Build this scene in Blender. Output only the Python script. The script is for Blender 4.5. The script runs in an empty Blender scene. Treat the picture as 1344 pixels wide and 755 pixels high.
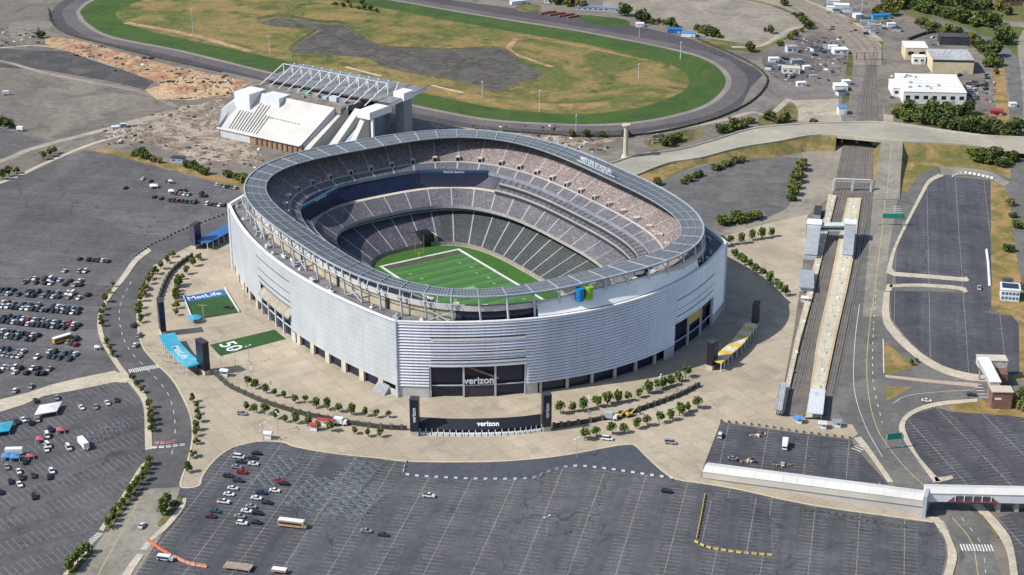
import bpy, math, random
from mathutils import Vector, Matrix, noise
random.seed(7)
R=math.radians
scene=bpy.context.scene
COL=scene.collection
# ---------------------------------------------------------------- camera numbers (metres; camera at x=0,y=0)
PW,PH=1344,755
F=2200.; TH=math.atan((PH/2+520.)/F); CAMH=345.
def at(px,py,z=0.):
    u=(px-PW/2)/F; v=(py-PH/2)/F
    d=(u, math.cos(TH)-v*math.sin(TH), -math.sin(TH)-v*math.cos(TH))
    t=(CAMH-z)/-d[2]
    return Vector((d[0]*t,d[1]*t,z))
# ---------------------------------------------------------------- materials
def nd(nt,t,**k):
    n=nt.nodes.new(t)
    for a,b in k.items():
        if a.startswith('i_'):
            key=a[2:].replace('_',' ')
            n.inputs[int(key) if key.isdigit() else key].default_value=b
        else: setattr(n,a,b)
    return n
def mth(nt,op,a,b=None,c=None):
    n=nt.nodes.new('ShaderNodeMath'); n.operation=op
    for i,x in enumerate((a,b,c)):
        if x is None: continue
        if isinstance(x,(int,float)): n.inputs[i].default_value=x
        else: nt.links.new(x,n.inputs[i])
    return n.outputs[0]
def mixc(nt,f,a,b,mode='MIX'):
    n=nt.nodes.new('ShaderNodeMix'); n.data_type='RGBA'; n.blend_type=mode
    for i,x in ((0,f),(6,a),(7,b)):
        if isinstance(x,(int,float)): n.inputs[i].default_value=x
        elif isinstance(x,tuple): n.inputs[i].default_value=(x[0],x[1],x[2],1)
        else: nt.links.new(x,n.inputs[i])
    return n.outputs[2]
def ramp(nt,f,lo,hi):
    n=nt.nodes.new('ShaderNodeMapRange'); n.inputs[1].default_value=lo; n.inputs[2].default_value=hi
    nt.links.new(f,n.inputs[0]); return n.outputs[0]
def noise_f(nt,vec,scale,detail=4,rough=.55,dist=0):
    n=nt.nodes.new('ShaderNodeTexNoise'); n.inputs['Scale'].default_value=scale; n.inputs['Detail'].default_value=detail
    n.inputs['Roughness'].default_value=rough; n.inputs['Distortion'].default_value=dist
    nt.links.new(vec,n.inputs['Vector']); return n.outputs[0]
def base_mat(name,rough=.85,metal=0.):
    m=bpy.data.materials.new(name); m.use_nodes=True; nt=m.node_tree
    b=nt.nodes['Principled BSDF']; b.inputs['Roughness'].default_value=rough; b.inputs['Metallic'].default_value=metal
    if rough>.5: b.inputs['Specular IOR Level'].default_value=.25
    g=nt.nodes.new('ShaderNodeNewGeometry')
    return m,nt,b,g.outputs['Position']
MATS={}
def mat(name,col,rough=.8,scale=.6,amt=.25,metal=0.,big=.03,obj=False):
    """plain colour broken up by a fine and a broad noise"""
    if name in MATS: return MATS[name]
    m,nt,b,pos=base_mat(name,rough,metal)
    if obj:
        tc=nt.nodes.new('ShaderNodeTexCoord'); pos=tc.outputs['Object']
    n1=noise_f(nt,pos,scale); n2=noise_f(nt,pos,big,3)
    d=tuple(c*(1-amt) for c in col); l=tuple(min(1,c*(1+amt)) for c in col)
    c=mixc(nt,ramp(nt,n1,.3,.7),d,l)
    c=mixc(nt,ramp(nt,n2,.35,.65),c,mixc(nt,1.,c,tuple(.8+.02*i for i in range(3)),'MULTIPLY'))
    nt.links.new(c,b.inputs['Base Color'])
    MATS[name]=m; return m
def ground_mat(name,c1,c2,c3,s1=.02,s2=.4,rough=.95,mixlo=.42,mixhi=.58,fine=.25,dist=1.5):
    if name in MATS: return MATS[name]
    m,nt,b,pos=base_mat(name,rough)
    a=noise_f(nt,pos,s1,6,.6,dist); c=noise_f(nt,pos,s1*3.1,5,.6,dist*.5); f=noise_f(nt,pos,s2,5,.65)
    k=mixc(nt,ramp(nt,a,mixlo,mixhi),c1,c2); k=mixc(nt,ramp(nt,c,.5,.68),k,c3)
    k=mixc(nt,ramp(nt,f,.25,.75),mixc(nt,1.,k,(1-fine,)*3,'MULTIPLY'),mixc(nt,1.,k,(1+fine,)*3,'MULTIPLY'))
    nt.links.new(k,b.inputs['Base Color']); MATS[name]=m; return m
def lot_mat(name,col,ang,pitch=18.,stall=2.75,off=0.,line=.30,rowline=.5,linecol=(.33,.31,.27),mask=(.36,.5),depth=5.2,joint=0.):
    """asphalt with painted bays: rows every `pitch` metres along heading `ang`, a bay line every `stall` metres"""
    m,nt,b,pos=base_mat(name,.9)
    sep=nt.nodes.new('ShaderNodeSeparateXYZ'); nt.links.new(pos,sep.inputs[0]); X,Y=sep.outputs[0],sep.outputs[1]
    ca,sa=math.cos(ang),math.sin(ang)
    A=mth(nt,'ADD',mth(nt,'MULTIPLY',X,ca),mth(nt,'MULTIPLY',Y,sa))        # along the row
    B=mth(nt,'ADD',mth(nt,'MULTIPLY',X,-sa),mth(nt,'MULTIPLY',Y,ca))       # across
    def dist_mod(v,p,o):                                                   # distance to nearest multiple of p
        w=mth(nt,'FRACT',mth(nt,'DIVIDE',mth(nt,'ADD',v,o+1000*p),p))
        return mth(nt,'MULTIPLY',mth(nt,'ABSOLUTE',mth(nt,'SUBTRACT',w,.5)),p)   # p/2 at the line .. 0 between
    rb=dist_mod(B,pitch,off); db=mth(nt,'SUBTRACT',pitch/2,rb)             # 0 on the row line
    ra=dist_mod(A,stall,0.); da=mth(nt,'SUBTRACT',stall/2,ra)
    isrow=mth(nt,'LESS_THAN',db,.17)
    isst=mth(nt,'MULTIPLY',mth(nt,'LESS_THAN',da,.14),mth(nt,'LESS_THAN',db,depth))
    big=noise_f(nt,pos,.035,5,.6,1.); keep=ramp(nt,big,mask[0],mask[1])
    wear=ramp(nt,noise_f(nt,pos,.9,4,.7),.3,.62)
    n1=noise_f(nt,pos,.25,6,.65); n2=noise_f(nt,pos,.012,4,.6,2.)
    # long stains and wheel tracks running along the aisles
    cmb=nt.nodes.new('ShaderNodeCombineXYZ'); nt.links.new(mth(nt,'MULTIPLY',A,.012),cmb.inputs[0]); nt.links.new(mth(nt,'MULTIPLY',B,.3),cmb.inputs[1])
    trk=noise_f(nt,cmb.outputs[0],1.,5,.7)
    cmb2=nt.nodes.new('ShaderNodeCombineXYZ'); nt.links.new(mth(nt,'MULTIPLY',A,.06),cmb2.inputs[0]); nt.links.new(mth(nt,'MULTIPLY',B,.006),cmb2.inputs[1])
    joints=noise_f(nt,cmb2.outputs[0],1.,5,.75)
    c=mixc(nt,ramp(nt,n1,.3,.7),tuple(x*.8 for x in col),tuple(x*1.22 for x in col))
    c=mixc(nt,ramp(nt,n2,.4,.62),c,mixc(nt,1.,c,(1.28,1.27,1.25),'MULTIPLY'))
    c=mixc(nt,ramp(nt,trk,.35,.7),c,mixc(nt,1.,c,(.74,.74,.76),'MULTIPLY'))
    c=mixc(nt,ramp(nt,joints,.4,.7),c,mixc(nt,1.,c,(1.25,1.22,1.18),'MULTIPLY'))
    vp=nt.nodes.new('ShaderNodeTexVoronoi'); vp.distance='CHEBYCHEV'; vp.inputs['Scale'].default_value=.028
    cmb3=nt.nodes.new('ShaderNodeCombineXYZ'); nt.links.new(mth(nt,'MULTIPLY',A,.45),cmb3.inputs[0]); nt.links.new(B,cmb3.inputs[1]); nt.links.new(cmb3.outputs[0],vp.inputs['Vector'])
    sc_=nt.nodes.new('ShaderNodeSeparateColor'); nt.links.new(vp.outputs['Color'],sc_.inputs[0])
    c=mixc(nt,ramp(nt,sc_.outputs[0],.0,1.),mixc(nt,1.,c,(.88,.87,.88),'MULTIPLY'),mixc(nt,1.,c,(1.10,1.10,1.09),'MULTIPLY'))
    stn=ramp(nt,noise_f(nt,pos,.55,2,.5),.66,.74); c=mixc(nt,mth(nt,'MULTIPLY',stn,.4),c,tuple(x*.5 for x in col))
    # thin sealed cracks
    vor=nt.nodes.new('ShaderNodeTexVoronoi'); vor.feature='DISTANCE_TO_EDGE'; vor.inputs['Scale'].default_value=.022
    wob=nt.nodes.new('ShaderNodeVectorMath'); wob.operation='MULTIPLY_ADD'
    nz=nt.nodes.new('ShaderNodeTexNoise'); nz.inputs['Scale'].default_value=.08; nt.links.new(pos,nz.inputs['Vector'])
    nt.links.new(nz.outputs['Color'],wob.inputs[0]); wob.inputs[1].default_value=(22,22,0); nt.links.new(pos,wob.inputs[2])
    nt.links.new(wob.outputs[0],vor.inputs['Vector'])
    ck=mth(nt,'LESS_THAN',vor.outputs['Distance'],.006)
    c=mixc(nt,mth(nt,'MULTIPLY',ck,.55),c,tuple(x*.45 for x in col))
    c=mixc(nt,mth(nt,'MULTIPLY',mth(nt,'MULTIPLY',isst,keep),mth(nt,'MULTIPLY',wear,line)),c,linecol)
    c=mixc(nt,mth(nt,'MULTIPLY',mth(nt,'MULTIPLY',isrow,wear),rowline),c,(.45,.42,.33))
    nt.links.new(c,b.inputs['Base Color']); MATS[name]=m; return m
def seat_mat(name,c1,c2,c3,scale=1.1):
    m,nt,b,pos=base_mat(name,.7)
    n=noise_f(nt,pos,scale,3,.75); n2=noise_f(nt,pos,.06,3); n3=noise_f(nt,pos,scale*.8,2,.6)
    c=mixc(nt,ramp(nt,n,.4,.6),c1,c2); c=mixc(nt,ramp(nt,n3,.55,.7),c,c3)
    c=mixc(nt,ramp(nt,n2,.4,.6),c,mixc(nt,1.,c,(.8,.8,.84),'MULTIPLY'))
    sep=nt.nodes.new('ShaderNodeSeparateXYZ'); nt.links.new(pos,sep.inputs[0])
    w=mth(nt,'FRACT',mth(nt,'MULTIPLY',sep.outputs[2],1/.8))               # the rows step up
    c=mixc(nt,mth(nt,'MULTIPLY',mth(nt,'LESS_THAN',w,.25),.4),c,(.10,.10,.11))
    nt.links.new(c,b.inputs['Base Color']); MATS[name]=m; return m
# ---------------------------------------------------------------- mesh builder
class MB:
    def __init__(s): s.v=[]; s.f=[]; s.m=[]
    def add(s,vs,fs,mi=0):
        o=len(s.v); s.v+= [tuple(v) for v in vs]
        for f in fs: s.f.append(tuple(i+o for i in f)); s.m.append(mi)
    def quad(s,a,b,c,d,mi=0): s.add((a,b,c,d),((0,1,2,3),),mi)
    def box(s,cx,cy,cz,sx,sy,sz,mi=0,rot=0.,top=1.):
        """cz is the bottom"""
        c,n=math.cos(rot),math.sin(rot); vs=[]
        for z,k in ((cz,1.),(cz+sz,top)):
            for x,y in ((-1,-1),(1,-1),(1,1),(-1,1)):
                x*=sx/2*k; y*=sy/2*k; vs.append((cx+x*c-y*n,cy+x*n+y*c,z))
        s.add(vs,((3,2,1,0),(4,5,6,7),(0,1,5,4),(1,2,6,5),(2,3,7,6),(3,0,4,7)),mi)
    def bar(s,a,b,w,mi=0,n=4):
        a,b=Vector(a),Vector(b); d=b-a
        if d.length<1e-6: return
        q=d.to_track_quat('Z','Y'); vs=[]
        for p,k in ((a,1),(b,1)):
            for i in range(n):
                t=2*math.pi*(i+.5)/n; vs.append(p+q@Vector((math.cos(t)*w*.7,math.sin(t)*w*.7,0)))
        fs=[(i,(i+1)%n,n+(i+1)%n,n+i) for i in range(n)]+[tuple(range(n))[::-1],tuple(range(n,2*n))]
        s.add(vs,fs,mi)
    def cyl(s,x,y,z0,z1,r0,r1=None,n=8,mi=0):
        r1=r0 if r1 is None else r1; vs=[]
        for z,r in ((z0,r0),(z1,r1)):
            for i in range(n):
                t=2*math.pi*i/n; vs.append((x+math.cos(t)*r,y+math.sin(t)*r,z))
        s.add(vs,[(i,(i+1)%n,n+(i+1)%n,n+i) for i in range(n)]+[tuple(range(n))[::-1],tuple(range(n,2*n))],mi)
    def strip(s,A,B,mi=0,closed=True):
        n=len(A); o=len(s.v); s.v+=[tuple(p) for p in A]+[tuple(p) for p in B]
        for i in range(n if closed else n-1):
            j=(i+1)%n; s.f.append((o+i,o+j,o+n+j,o+n+i)); s.m.append(mi)
    def poly(s,P,mi=0): s.add(P,(tuple(range(len(P))),),mi)
    def prism(s,P,z0,z1,mi=0):
        n=len(P); a=sum(P[i][0]*P[(i+1)%n][1]-P[(i+1)%n][0]*P[i][1] for i in range(n))
        if a<0: P=P[::-1]
        vs=[(p[0],p[1],z0) for p in P]+[(p[0],p[1],z1) for p in P]
        s.add(vs,[(i,(i+1)%n,n+(i+1)%n,n+i) for i in range(n)]+[tuple(range(n))[::-1],tuple(range(n,2*n))],mi)
    def build(s,name,mats,parent=None,loc=(0,0,0),rz=0.,smooth=False):
        me=bpy.data.meshes.new(name); me.from_pydata(s.v,[],s.f); 
        if not isinstance(mats,(list,tuple)): mats=[mats]
        for m in mats: me.materials.append(m)
        me.polygons.foreach_set('material_index',s.m)
        if smooth: me.polygons.foreach_set('use_smooth',[True]*len(s.f))
        me.update()
        o=bpy.data.objects.new(name,me); COL.objects.link(o); o.location=loc; o.rotation_euler=(0,0,rz)
        if parent: o.parent=parent
        return o
def tag(o,label=None,cat=None,group=None,kind=None):
    if label: o['label']=label
    if cat: o['category']=cat
    if group: o['group']=group
    if kind: o['kind']=kind
    return o
def thing(name,label,cat,loc=(0,0,0),rz=0.,group=None):
    o=bpy.data.objects.new(name,None); COL.objects.link(o); o.location=loc; o.rotation_euler=(0,0,rz)
    o.empty_display_size=.5
    return tag(o,label,cat,group)
def kids(o): return KIDS.get(o.name,[])
KIDS={}
def dup(root,loc,rz=0.,label=None,group=None,scale=None,cat=None):
    """a copy of a thing with copies of its parts and sub-parts"""
    r=root.copy(); COL.objects.link(r); r.location=loc; r.rotation_euler=(0,0,rz)
    if label: r['label']=label
    if group: r['group']=group
    if cat: r['category']=cat
    if scale: r.scale=scale
    for ch in PROTO_KIDS[root.name]:
        c=ch.copy(); COL.objects.link(c); c.parent=r
        for g in PROTO_KIDS.get(ch.name,[]):
            d=g.copy(); COL.objects.link(d); d.parent=c
    return r
PROTO_KIDS={}
USED=set()
def place(root,loc,rz=0.,label=None,group=None,scale=None,cat=None):
    """first call moves the original, later calls copy it"""
    if root.name not in USED:
        USED.add(root.name)
        root.location=loc; root.rotation_euler=(0,0,rz)
        tag(root,label,cat,group)
        if scale: root.scale=scale
        return root
    return dup(root,loc,rz,label,group,scale,cat)
def reg(root):
    PROTO_KIDS[root.name]=[o for o in bpy.data.objects if o.parent is root]
    for c in PROTO_KIDS[root.name]: PROTO_KIDS[c.name]=[o for o in bpy.data.objects if o.parent is c]
    return root
def smooth_pts(P,n=4,closed=False):
    """Catmull-Rom through 3-D points"""
    out=[]; N=len(P); rng=range(N if closed else N-1)
    for i in rng:
        p1,p2=P[i],P[(i+1)%N]
        p0=P[(i-1)%N] if closed or i>0 else p1*2-p2
        p3=P[(i+2)%N] if closed or i<N-2 else p2*2-p1
        for k in range(n):
            t=k/n
            out.append(.5*((2*p1)+(p2-p0)*t+(2*p0-5*p1+4*p2-p3)*t*t+(3*p1-3*p2+p3-p0)*t**3))
    if not closed: out.append(P[-1])
    return out
LEVEL={'z':.01}
def sheet(name,px,m,smooth=False,z=None,world=False,n=4):
    P=[p if world else at(*p) for p in px]
    if smooth: P=smooth_pts(P,n,True)
    if z is None: LEVEL['z']+=.002; z=LEVEL['z']
    b=MB(); a=sum(P[i].x*P[(i+1)%len(P)].y-P[(i+1)%len(P)].x*P[i].y for i in range(len(P)))
    if a<0: P=P[::-1]
    b.poly([(p.x,p.y,z) for p in P])
    return tag(b.build(name,m),kind='structure')
def ribbon_pts(px,w,n=5,z=0.,world=False,smooth=True):
    P=[p if world else at(p[0],p[1],z) for p in px]
    if smooth: P=smooth_pts(P,n)
    L,Rr=[],[]
    for i,p in enumerate(P):
        t=(P[min(i+1,len(P)-1)]-P[max(i-1,0)]); t.z=0; t.normalize(); nn=Vector((-t.y,t.x,0))
        ww=w if not callable(w) else w(i/(len(P)-1))
        L.append(p+nn*ww/2); Rr.append(p-nn*ww/2)
    return P,L,Rr
def ribbon(name,px,w,m,z=None,raised=0.,n=5,smooth=True,world=False):
    P,L,Rr=ribbon_pts(px,w,n,world=world,smooth=smooth)
    if z is None: LEVEL['z']+=.002; z=LEVEL['z']
    b=MB(); zz=z+raised
    for i in range(len(P)-1):
        b.quad((Rr[i].x,Rr[i].y,zz),(Rr[i+1].x,Rr[i+1].y,zz),(L[i+1].x,L[i+1].y,zz),(L[i].x,L[i].y,zz))
        if raised:
            b.quad((Rr[i].x,Rr[i].y,0),(Rr[i+1].x,Rr[i+1].y,0),(Rr[i+1].x,Rr[i+1].y,zz),(Rr[i].x,Rr[i].y,zz))
            b.quad((L[i].x,L[i].y,zz),(L[i+1].x,L[i+1].y,zz),(L[i+1].x,L[i+1].y,0),(L[i].x,L[i].y,0))
    return tag(b.build(name,m),kind='structure')
def text_part(name,s,size,m,parent,M,ext=.05,bold=0.):
    cu=bpy.data.curves.new('lettering','FONT'); cu.body=s; cu.size=size; cu.align_x='CENTER'; cu.align_y='CENTER'; cu.extrude=ext; cu.offset=bold
    o=bpy.data.objects.new('lettering_tmp',cu); COL.objects.link(o)
    bpy.context.view_layer.update()
    me=bpy.data.meshes.new_from_object(o.evaluated_get(bpy.context.evaluated_depsgraph_get()))
    bpy.data.objects.remove(o); bpy.data.curves.remove(cu)
    me.transform(M); me.materials.clear(); me.materials.append(m)
    r=bpy.data.objects.new(name,me); COL.objects.link(r); r.parent=parent
    return r
def frame(origin,xdir,ydir):
    x=Vector(xdir).normalized(); y=Vector(ydir); y=(y-x*y.dot(x)).normalized(); z=x.cross(y)
    M=Matrix.Identity(4)
    for i in range(3): M[i][0]=x[i]; M[i][1]=y[i]; M[i][2]=z[i]; M[i][3]=origin[i]
    return M
ORD=['','first','second','third','fourth','fifth','sixth','seventh','eighth','ninth','tenth','eleventh','twelfth','thirteenth','fourteenth','fifteenth','sixteenth','seventeenth','eighteenth','nineteenth','twentieth']
def ordw(n):
    if n<=20: return ORD[n]
    t={2:'twenty',3:'thirty',4:'forty',5:'fifty',6:'sixty'}
    tt={20:'twentieth',30:'thirtieth',40:'fortieth',50:'fiftieth',60:'sixtieth'}
    return tt[n] if n%10==0 else t[n//10]+'-'+ORD[n%10]
# ---------------------------------------------------------------- colours
WHITE=mat('white_paint',(.74,.74,.74),.5,.3,.06)
CREAM=mat('cream_wall',(.62,.52,.34),.8,.3,.10)
PANEL=mat('pale_steel_panel',(.50,.53,.57),.45,.08,.05)
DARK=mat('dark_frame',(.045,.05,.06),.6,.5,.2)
NAVY=mat('navy_glass',(.012,.017,.045),.3,.3,.3)
BLACK=mat('black_board',(.014,.015,.022),.4,.3,.2)
STEEL=mat('grey_steel',(.34,.39,.43),.5,.5,.15)
PALESTEEL=mat('pale_steel',(.52,.56,.60),.5,.5,.12)
CONC=mat('concrete',(.40,.37,.32),.9,.4,.12)
PALECONC=mat('pale_concrete',(.52,.47,.38),.9,.3,.12)
TANWALL=mat('tan_precast_wall',(.47,.40,.28),.9,.3,.12)
TURF=mat('green_turf',(.045,.13,.022),.9,.5,.2)
BRICK=mat('brick_wall',(.20,.11,.085),.9,.8,.2)
BROWNBRICK=mat('tan_brick',(.30,.19,.13),.9,.6,.2)
RUST=mat('orange_plastic',(.55,.14,.06),.6,.5,.2)
YEL=mat('yellow_paint',(.62,.44,.10),.6,.5,.2)
BLUE=mat('light_blue_canopy',(.045,.33,.47),.5,.3,.1)
ROYAL=mat('royal_blue_canopy',(.03,.12,.33),.5,.3,.15)
GREENSIGN=mat('green_sign_paint',(.01,.22,.14),.5,.5,.1)
RED=mat('red_paint',(.35,.03,.04),.5,.5,.2)
GREYROOF=mat('grey_roof',(.30,.30,.31),.9,.3,.2)
LINE=mat('white_road_paint',(.62,.62,.58),.8,.9,.25)
YLINE=mat('yellow_road_paint',(.50,.40,.16),.8,.9,.25)
TRUNK=mat('bark',(.10,.075,.05),.9,.9,.2)
RUBBER=mat('tyre_rubber',(.02,.02,.02),.8,.9,.1)
CARGLASS=mat('car_glass',(.02,.025,.03),.15,.9,.1)
# ================================================================ GROUND
HEAD=math.atan2(2372,528)     # heading of the parking rows at the bottom and right of the picture
earth=ground_mat('bare_ground',(.15,.133,.112),(.20,.175,.145),(.10,.092,.084),.008,.12)
g=MB(); g.box(0,3500,-1,16000,15000,1); tag(g.build('ground',earth),kind='structure')
m_lotW=lot_mat('asphalt_west_lot',(.092,.089,.092),HEAD-math.pi/2,18.,2.75,3.,.35,.12,mask=(.4,.55))
m_lotSW=lot_mat('asphalt_southwest_lot',(.076,.075,.080),math.atan2(*((at(170,640)-at(20,690)).yx)),18.,2.75,3.,.6,.0,mask=(.32,.44))
m_lotS=lot_mat('asphalt_south_lot',(.069,.071,.080),HEAD,18.,2.75,8.5,.62,.45,mask=(.28,.42))
m_lotE=lot_mat('asphalt_east_lot',(.058,.060,.071),HEAD,18.,2.75,2.,.6,.5)
m_lotSE=lot_mat('asphalt_southeast_lot',(.060,.061,.070),math.atan2(*((at(1261,553)-at(1307,600)).yx)),18.,2.75,2.,.7,.6)
m_road=ground_mat('road_asphalt',(.115,.11,.105),(.145,.14,.13),(.09,.088,.087),.02,.4)
m_roadpale=ground_mat('worn_road_asphalt',(.20,.185,.155),(.25,.23,.19),(.16,.15,.13),.02,.4)
m_ringroad=ground_mat('ring_road_asphalt',(.085,.083,.085),(.11,.107,.105),(.07,.07,.072),.02,.4)
m_newasph=ground_mat('fresh_asphalt',(.060,.068,.085),(.07,.077,.09),(.055,.06,.075),.02,.4)
m_track=ground_mat('track_cinder',(.064,.058,.066),(.078,.070,.076),(.055,.05,.058),.01,.3)
m_gravel=ground_mat('pale_gravel',(.30,.265,.205),(.36,.32,.25),(.23,.205,.165),.02,.3)
m_taupe=ground_mat('dusty_lot',(.150,.134,.115),(.195,.172,.145),(.105,.096,.09),.011,.2,fine=.32)
m_dirt=ground_mat('red_dirt',(.30,.155,.09),(.40,.27,.16),(.17,.13,.10),.035,.35,mixlo=.42,mixhi=.56,fine=.4,dist=2.5)
m_rubble=ground_mat('rubble',(.20,.16,.12),(.33,.28,.22),(.085,.075,.07),.05,.5,mixlo=.45,mixhi=.55,fine=.4)
m_grass=ground_mat('mown_grass',(.034,.070,.016),(.046,.088,.018),(.066,.092,.024),.02,.3)
m_infield=ground_mat('dry_infield_grass',(.095,.108,.028),(.215,.155,.058),(.052,.082,.02),.011,.22,mixlo=.40,mixhi=.56,dist=2.2,fine=.35)
m_dry=ground_mat('dry_verge_grass',(.27,.175,.07),(.13,.12,.035),(.33,.21,.10),.025,.4)
m_weeds=ground_mat('weeds',(.085,.09,.028),(.17,.14,.06),(.05,.06,.02),.03,.4)
m_pond=ground_mat('dry_pond_bed',(.072,.066,.058),(.105,.096,.085),(.045,.041,.036),.022,.25,fine=.35,dist=3)
m_walk=ground_mat('footpath_concrete',(.40,.355,.27),(.45,.40,.31),(.35,.31,.24),.05,.6)
m_ballast=ground_mat('rail_ballast',(.13,.115,.10),(.16,.14,.12),(.10,.09,.082),.03,.8)
# plaza: tan concrete with slab joints
def plaza_mat():
    m,nt,b,pos=base_mat('plaza_concrete',.9)
    a=noise_f(nt,pos,.012,5,.6,1.5); f=noise_f(nt,pos,.5,5,.6); s=noise_f(nt,pos,.05,6,.7,1.)
    c=mixc(nt,ramp(nt,a,.38,.62),(.345,.295,.222),(.42,.36,.27))
    c=mixc(nt,ramp(nt,s,.53,.70),c,(.26,.235,.19)); c=mixc(nt,ramp(nt,f,.3,.7),mixc(nt,1.,c,(.92,)*3,'MULTIPLY'),mixc(nt,1.,c,(1.07,)*3,'MULTIPLY'))
    bk=nt.nodes.new('ShaderNodeTexBrick'); bk.offset=0.; bk.inputs['Scale'].default_value=1.; bk.inputs['Brick Width'].default_value=7.5; bk.inputs['Row Height'].default_value=7.5
    bk.inputs['Mortar Size'].default_value=.09; bk.inputs['Mortar Smooth'].default_value=0.
    bk.inputs['Color1'].default_value=(1,1,1,1); bk.inputs['Color2'].default_value=(.88,.87,.86,1); bk.inputs['Mortar'].default_value=(.62,.61,.60,1)
    mp=nt.nodes.new('ShaderNodeMapping'); mp.inputs['Rotation'].default_value=(0,0,R(57.8)); nt.links.new(pos,mp.inputs[0]); nt.links.new(mp.outputs[0],bk.inputs['Vector'])
    c=mixc(nt,1.,c,bk.outputs[0],'MULTIPLY'); nt.links.new(c,b.inputs['Base Color']); return m
m_plaza=plaza_mat()

# --- racetrack
oval_out=[(67,18),(71.5,32),(90,45),(132,57),(212,77),(340,105),(440,133),(540,156),(600,166),(660,172),(767,178),(847,175),(928,158),(981,134),(1003,110),(997,94),(968,78),(914,54),(847,37),(751,21),(660,9),(590,0),(500,-16),(400,-32),(300,-42),(200,-36),(120,-18),(80,3)]
oval_in=[(106,14),(108.6,22),(116,31),(148,48),(238,66),(340,91),(440,115),(537,136),(600,149),(660,158),(767,163),(847,158),(914,142),(944,123),(952,102),(928,80),(874,64),(767,43),(680,29),(600,16),(521,2),(430,-13),(340,-24),(250,-24),(170,-12),(125,0)]
turf_in=[(152,16),(158,26),(180,36),(238,51),(340,72),(440,96),(537,118),(600,132),(660,143),(754,150),(834,142),(885,126),(904,110),(893,91),(845,76),(767,58),(680,43),(600,29),(521,14),(440,0),(350,-11),(270,-10),(200,-2),(165,8)]
sheet('dusty_ground',[(-200,20),(60,-60),(1344,-120),(1800,-100),(1700,300),(1344,210),(1160,160),(900,200),(700,190),(540,160),(330,120),(60,40),(-200,120)],m_taupe)
sheet('racetrack',oval_out,m_track,True)
ribbon('harrowed_lane',[(p[0],p[1]) for p in oval_in]+[oval_in[0]],34,ground_mat('harrowed_cinder',(.105,.094,.098),(.125,.112,.112),(.088,.08,.085),.01,.3))
ribbon('track_edge_sand',[(p[0],p[1]) for p in oval_in]+[oval_in[0]],9,ground_mat('pale_sand',(.20,.18,.165),(.23,.21,.19),(.17,.155,.145),.02,.4))
sheet('turf_course',oval_in,m_grass,True)
sheet('infield',turf_in,m_infield,True)
for k,(px,w,mm) in enumerate([([(165,30),(210,38),(260,48),(330,68)],7,m_dirt),([(560,115),(640,132),(720,140),(800,138)],16,m_dry),([(678,50),(668,66),(700,80),(725,88)],5,m_dirt),([(690,48),(760,60),(850,80)],4,m_dry),([(454,88),(500,100)],3,m_walk),([(566,112),(608,122)],3,m_walk)]):
    ribbon('infield_track' if k!=1 else 'dry_grass_patch',px,w,mm)
0 and sheet('grass_patch',[(700,60),(800,76),(815,88),(780,96),(730,88)],m_grass,True)
0 and sheet('grass_patch',[(200,2),(320,14),(310,34),(240,42),(195,24)],m_grass,True)
pond=[(341,29.5),(374,25),(422,32),(449,33),(465,43),(491,58),(518,63),(588,65.6),(655,64),(689,86),(713,99),(676,110),(652,119),(633,114),(588,103),(534,94),(502,87),(481,76),(427,72),(382,67),(408,48),(416,39),(360,35)]
sheet('pond_bank',[(x+(x-550)*.022,y+(y-70)*.11-1.5) for x,y in pond],ground_mat('dark_bank',(.06,.065,.03),(.10,.095,.04),(.04,.045,.02),.04,.4),True) and None
sheet('pond_bank',[(x+(x-550)*.014,y+(y-70)*.06) for x,y in pond],m_weeds,True)
sheet('pond_bed',pond,m_pond,True)
ribbon('pond_channel',[(420,34),(440,48),(470,60),(540,72),(560,80),(600,82),(650,86)],4,ground_mat('wet_mud',(.06,.052,.045),(.075,.065,.055),(.05,.045,.04),.05,.4))
# --- top left and behind the stadium
sheet('dusty_lot',[(-200,95),(0,78),(110,105),(240,128),(255,150),(160,185),(60,200),(-250,150)],m_taupe)
sheet('cinder_lot',[(-150,70),(0,64),(90,68),(130,80),(205,104),(190,118),(150,108),(60,92),(-150,80)],ground_mat('dark_cinder',(.055,.052,.055),(.075,.07,.07),(.11,.10,.092),.02,.3))
ribbon('service_road',[(-60,68),(0,63),(50,60),(92,66)],4,m_gravel)
ribbon('service_road',[(-40,78),(0,80),(60,96),(120,108),(190,122),(230,140)],5,m_taupe2:=ground_mat('pale_dust',(.22,.195,.16),(.27,.24,.195),(.17,.155,.13),.012,.2))
ribbon('service_road',[(105,72),(140,84),(180,96),(214,106)],3,m_gravel)
sheet('dirt_ground',[(58,48),(100,52),(150,66),(215,84),(290,100),(330,108),(300,128),(240,130),(205,108),(140,84),(60,58)],m_dirt)
sheet('excavated_sand',[(190,118),(240,104),(310,104),(305,122),(250,132),(205,130)],ground_mat('yellow_sand',(.40,.28,.16),(.46,.34,.20),(.26,.17,.11),.05,.4,fine=.4,dist=2.5))
sheet('rubble_ground',[(130,178),(165,160),(240,140),(290,130),(330,190),(345,215),(260,215),(200,190)],m_rubble)
sheet('parking_lot',[(-200,178),(0,168),(60,186),(0,214),(-200,260)],m_lotW)
ribbon('service_road',[(-150,258),(0,212),(40,196),(115,176),(170,162),(230,150)],6,m_gravel)
ribbon('footpath',[(-150,285),(0,240),(60,214),(118,190),(160,178)],3.5,m_walk)
ribbon('verge',[(128,196),(200,212),(260,228),(330,246)],9,m_dry)
sheet('gravel_yard',[(330,240),(345,215),(420,190),(540,160),(700,180),(800,180),(880,185),(800,215),(830,235),(960,250),(1000,300),(940,320),(600,260)],m_taupe)
sheet('rubble_ground',[(560,160),(640,172),(740,176),(850,180),(770,190),(720,196),(600,190)],m_rubble)
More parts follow.
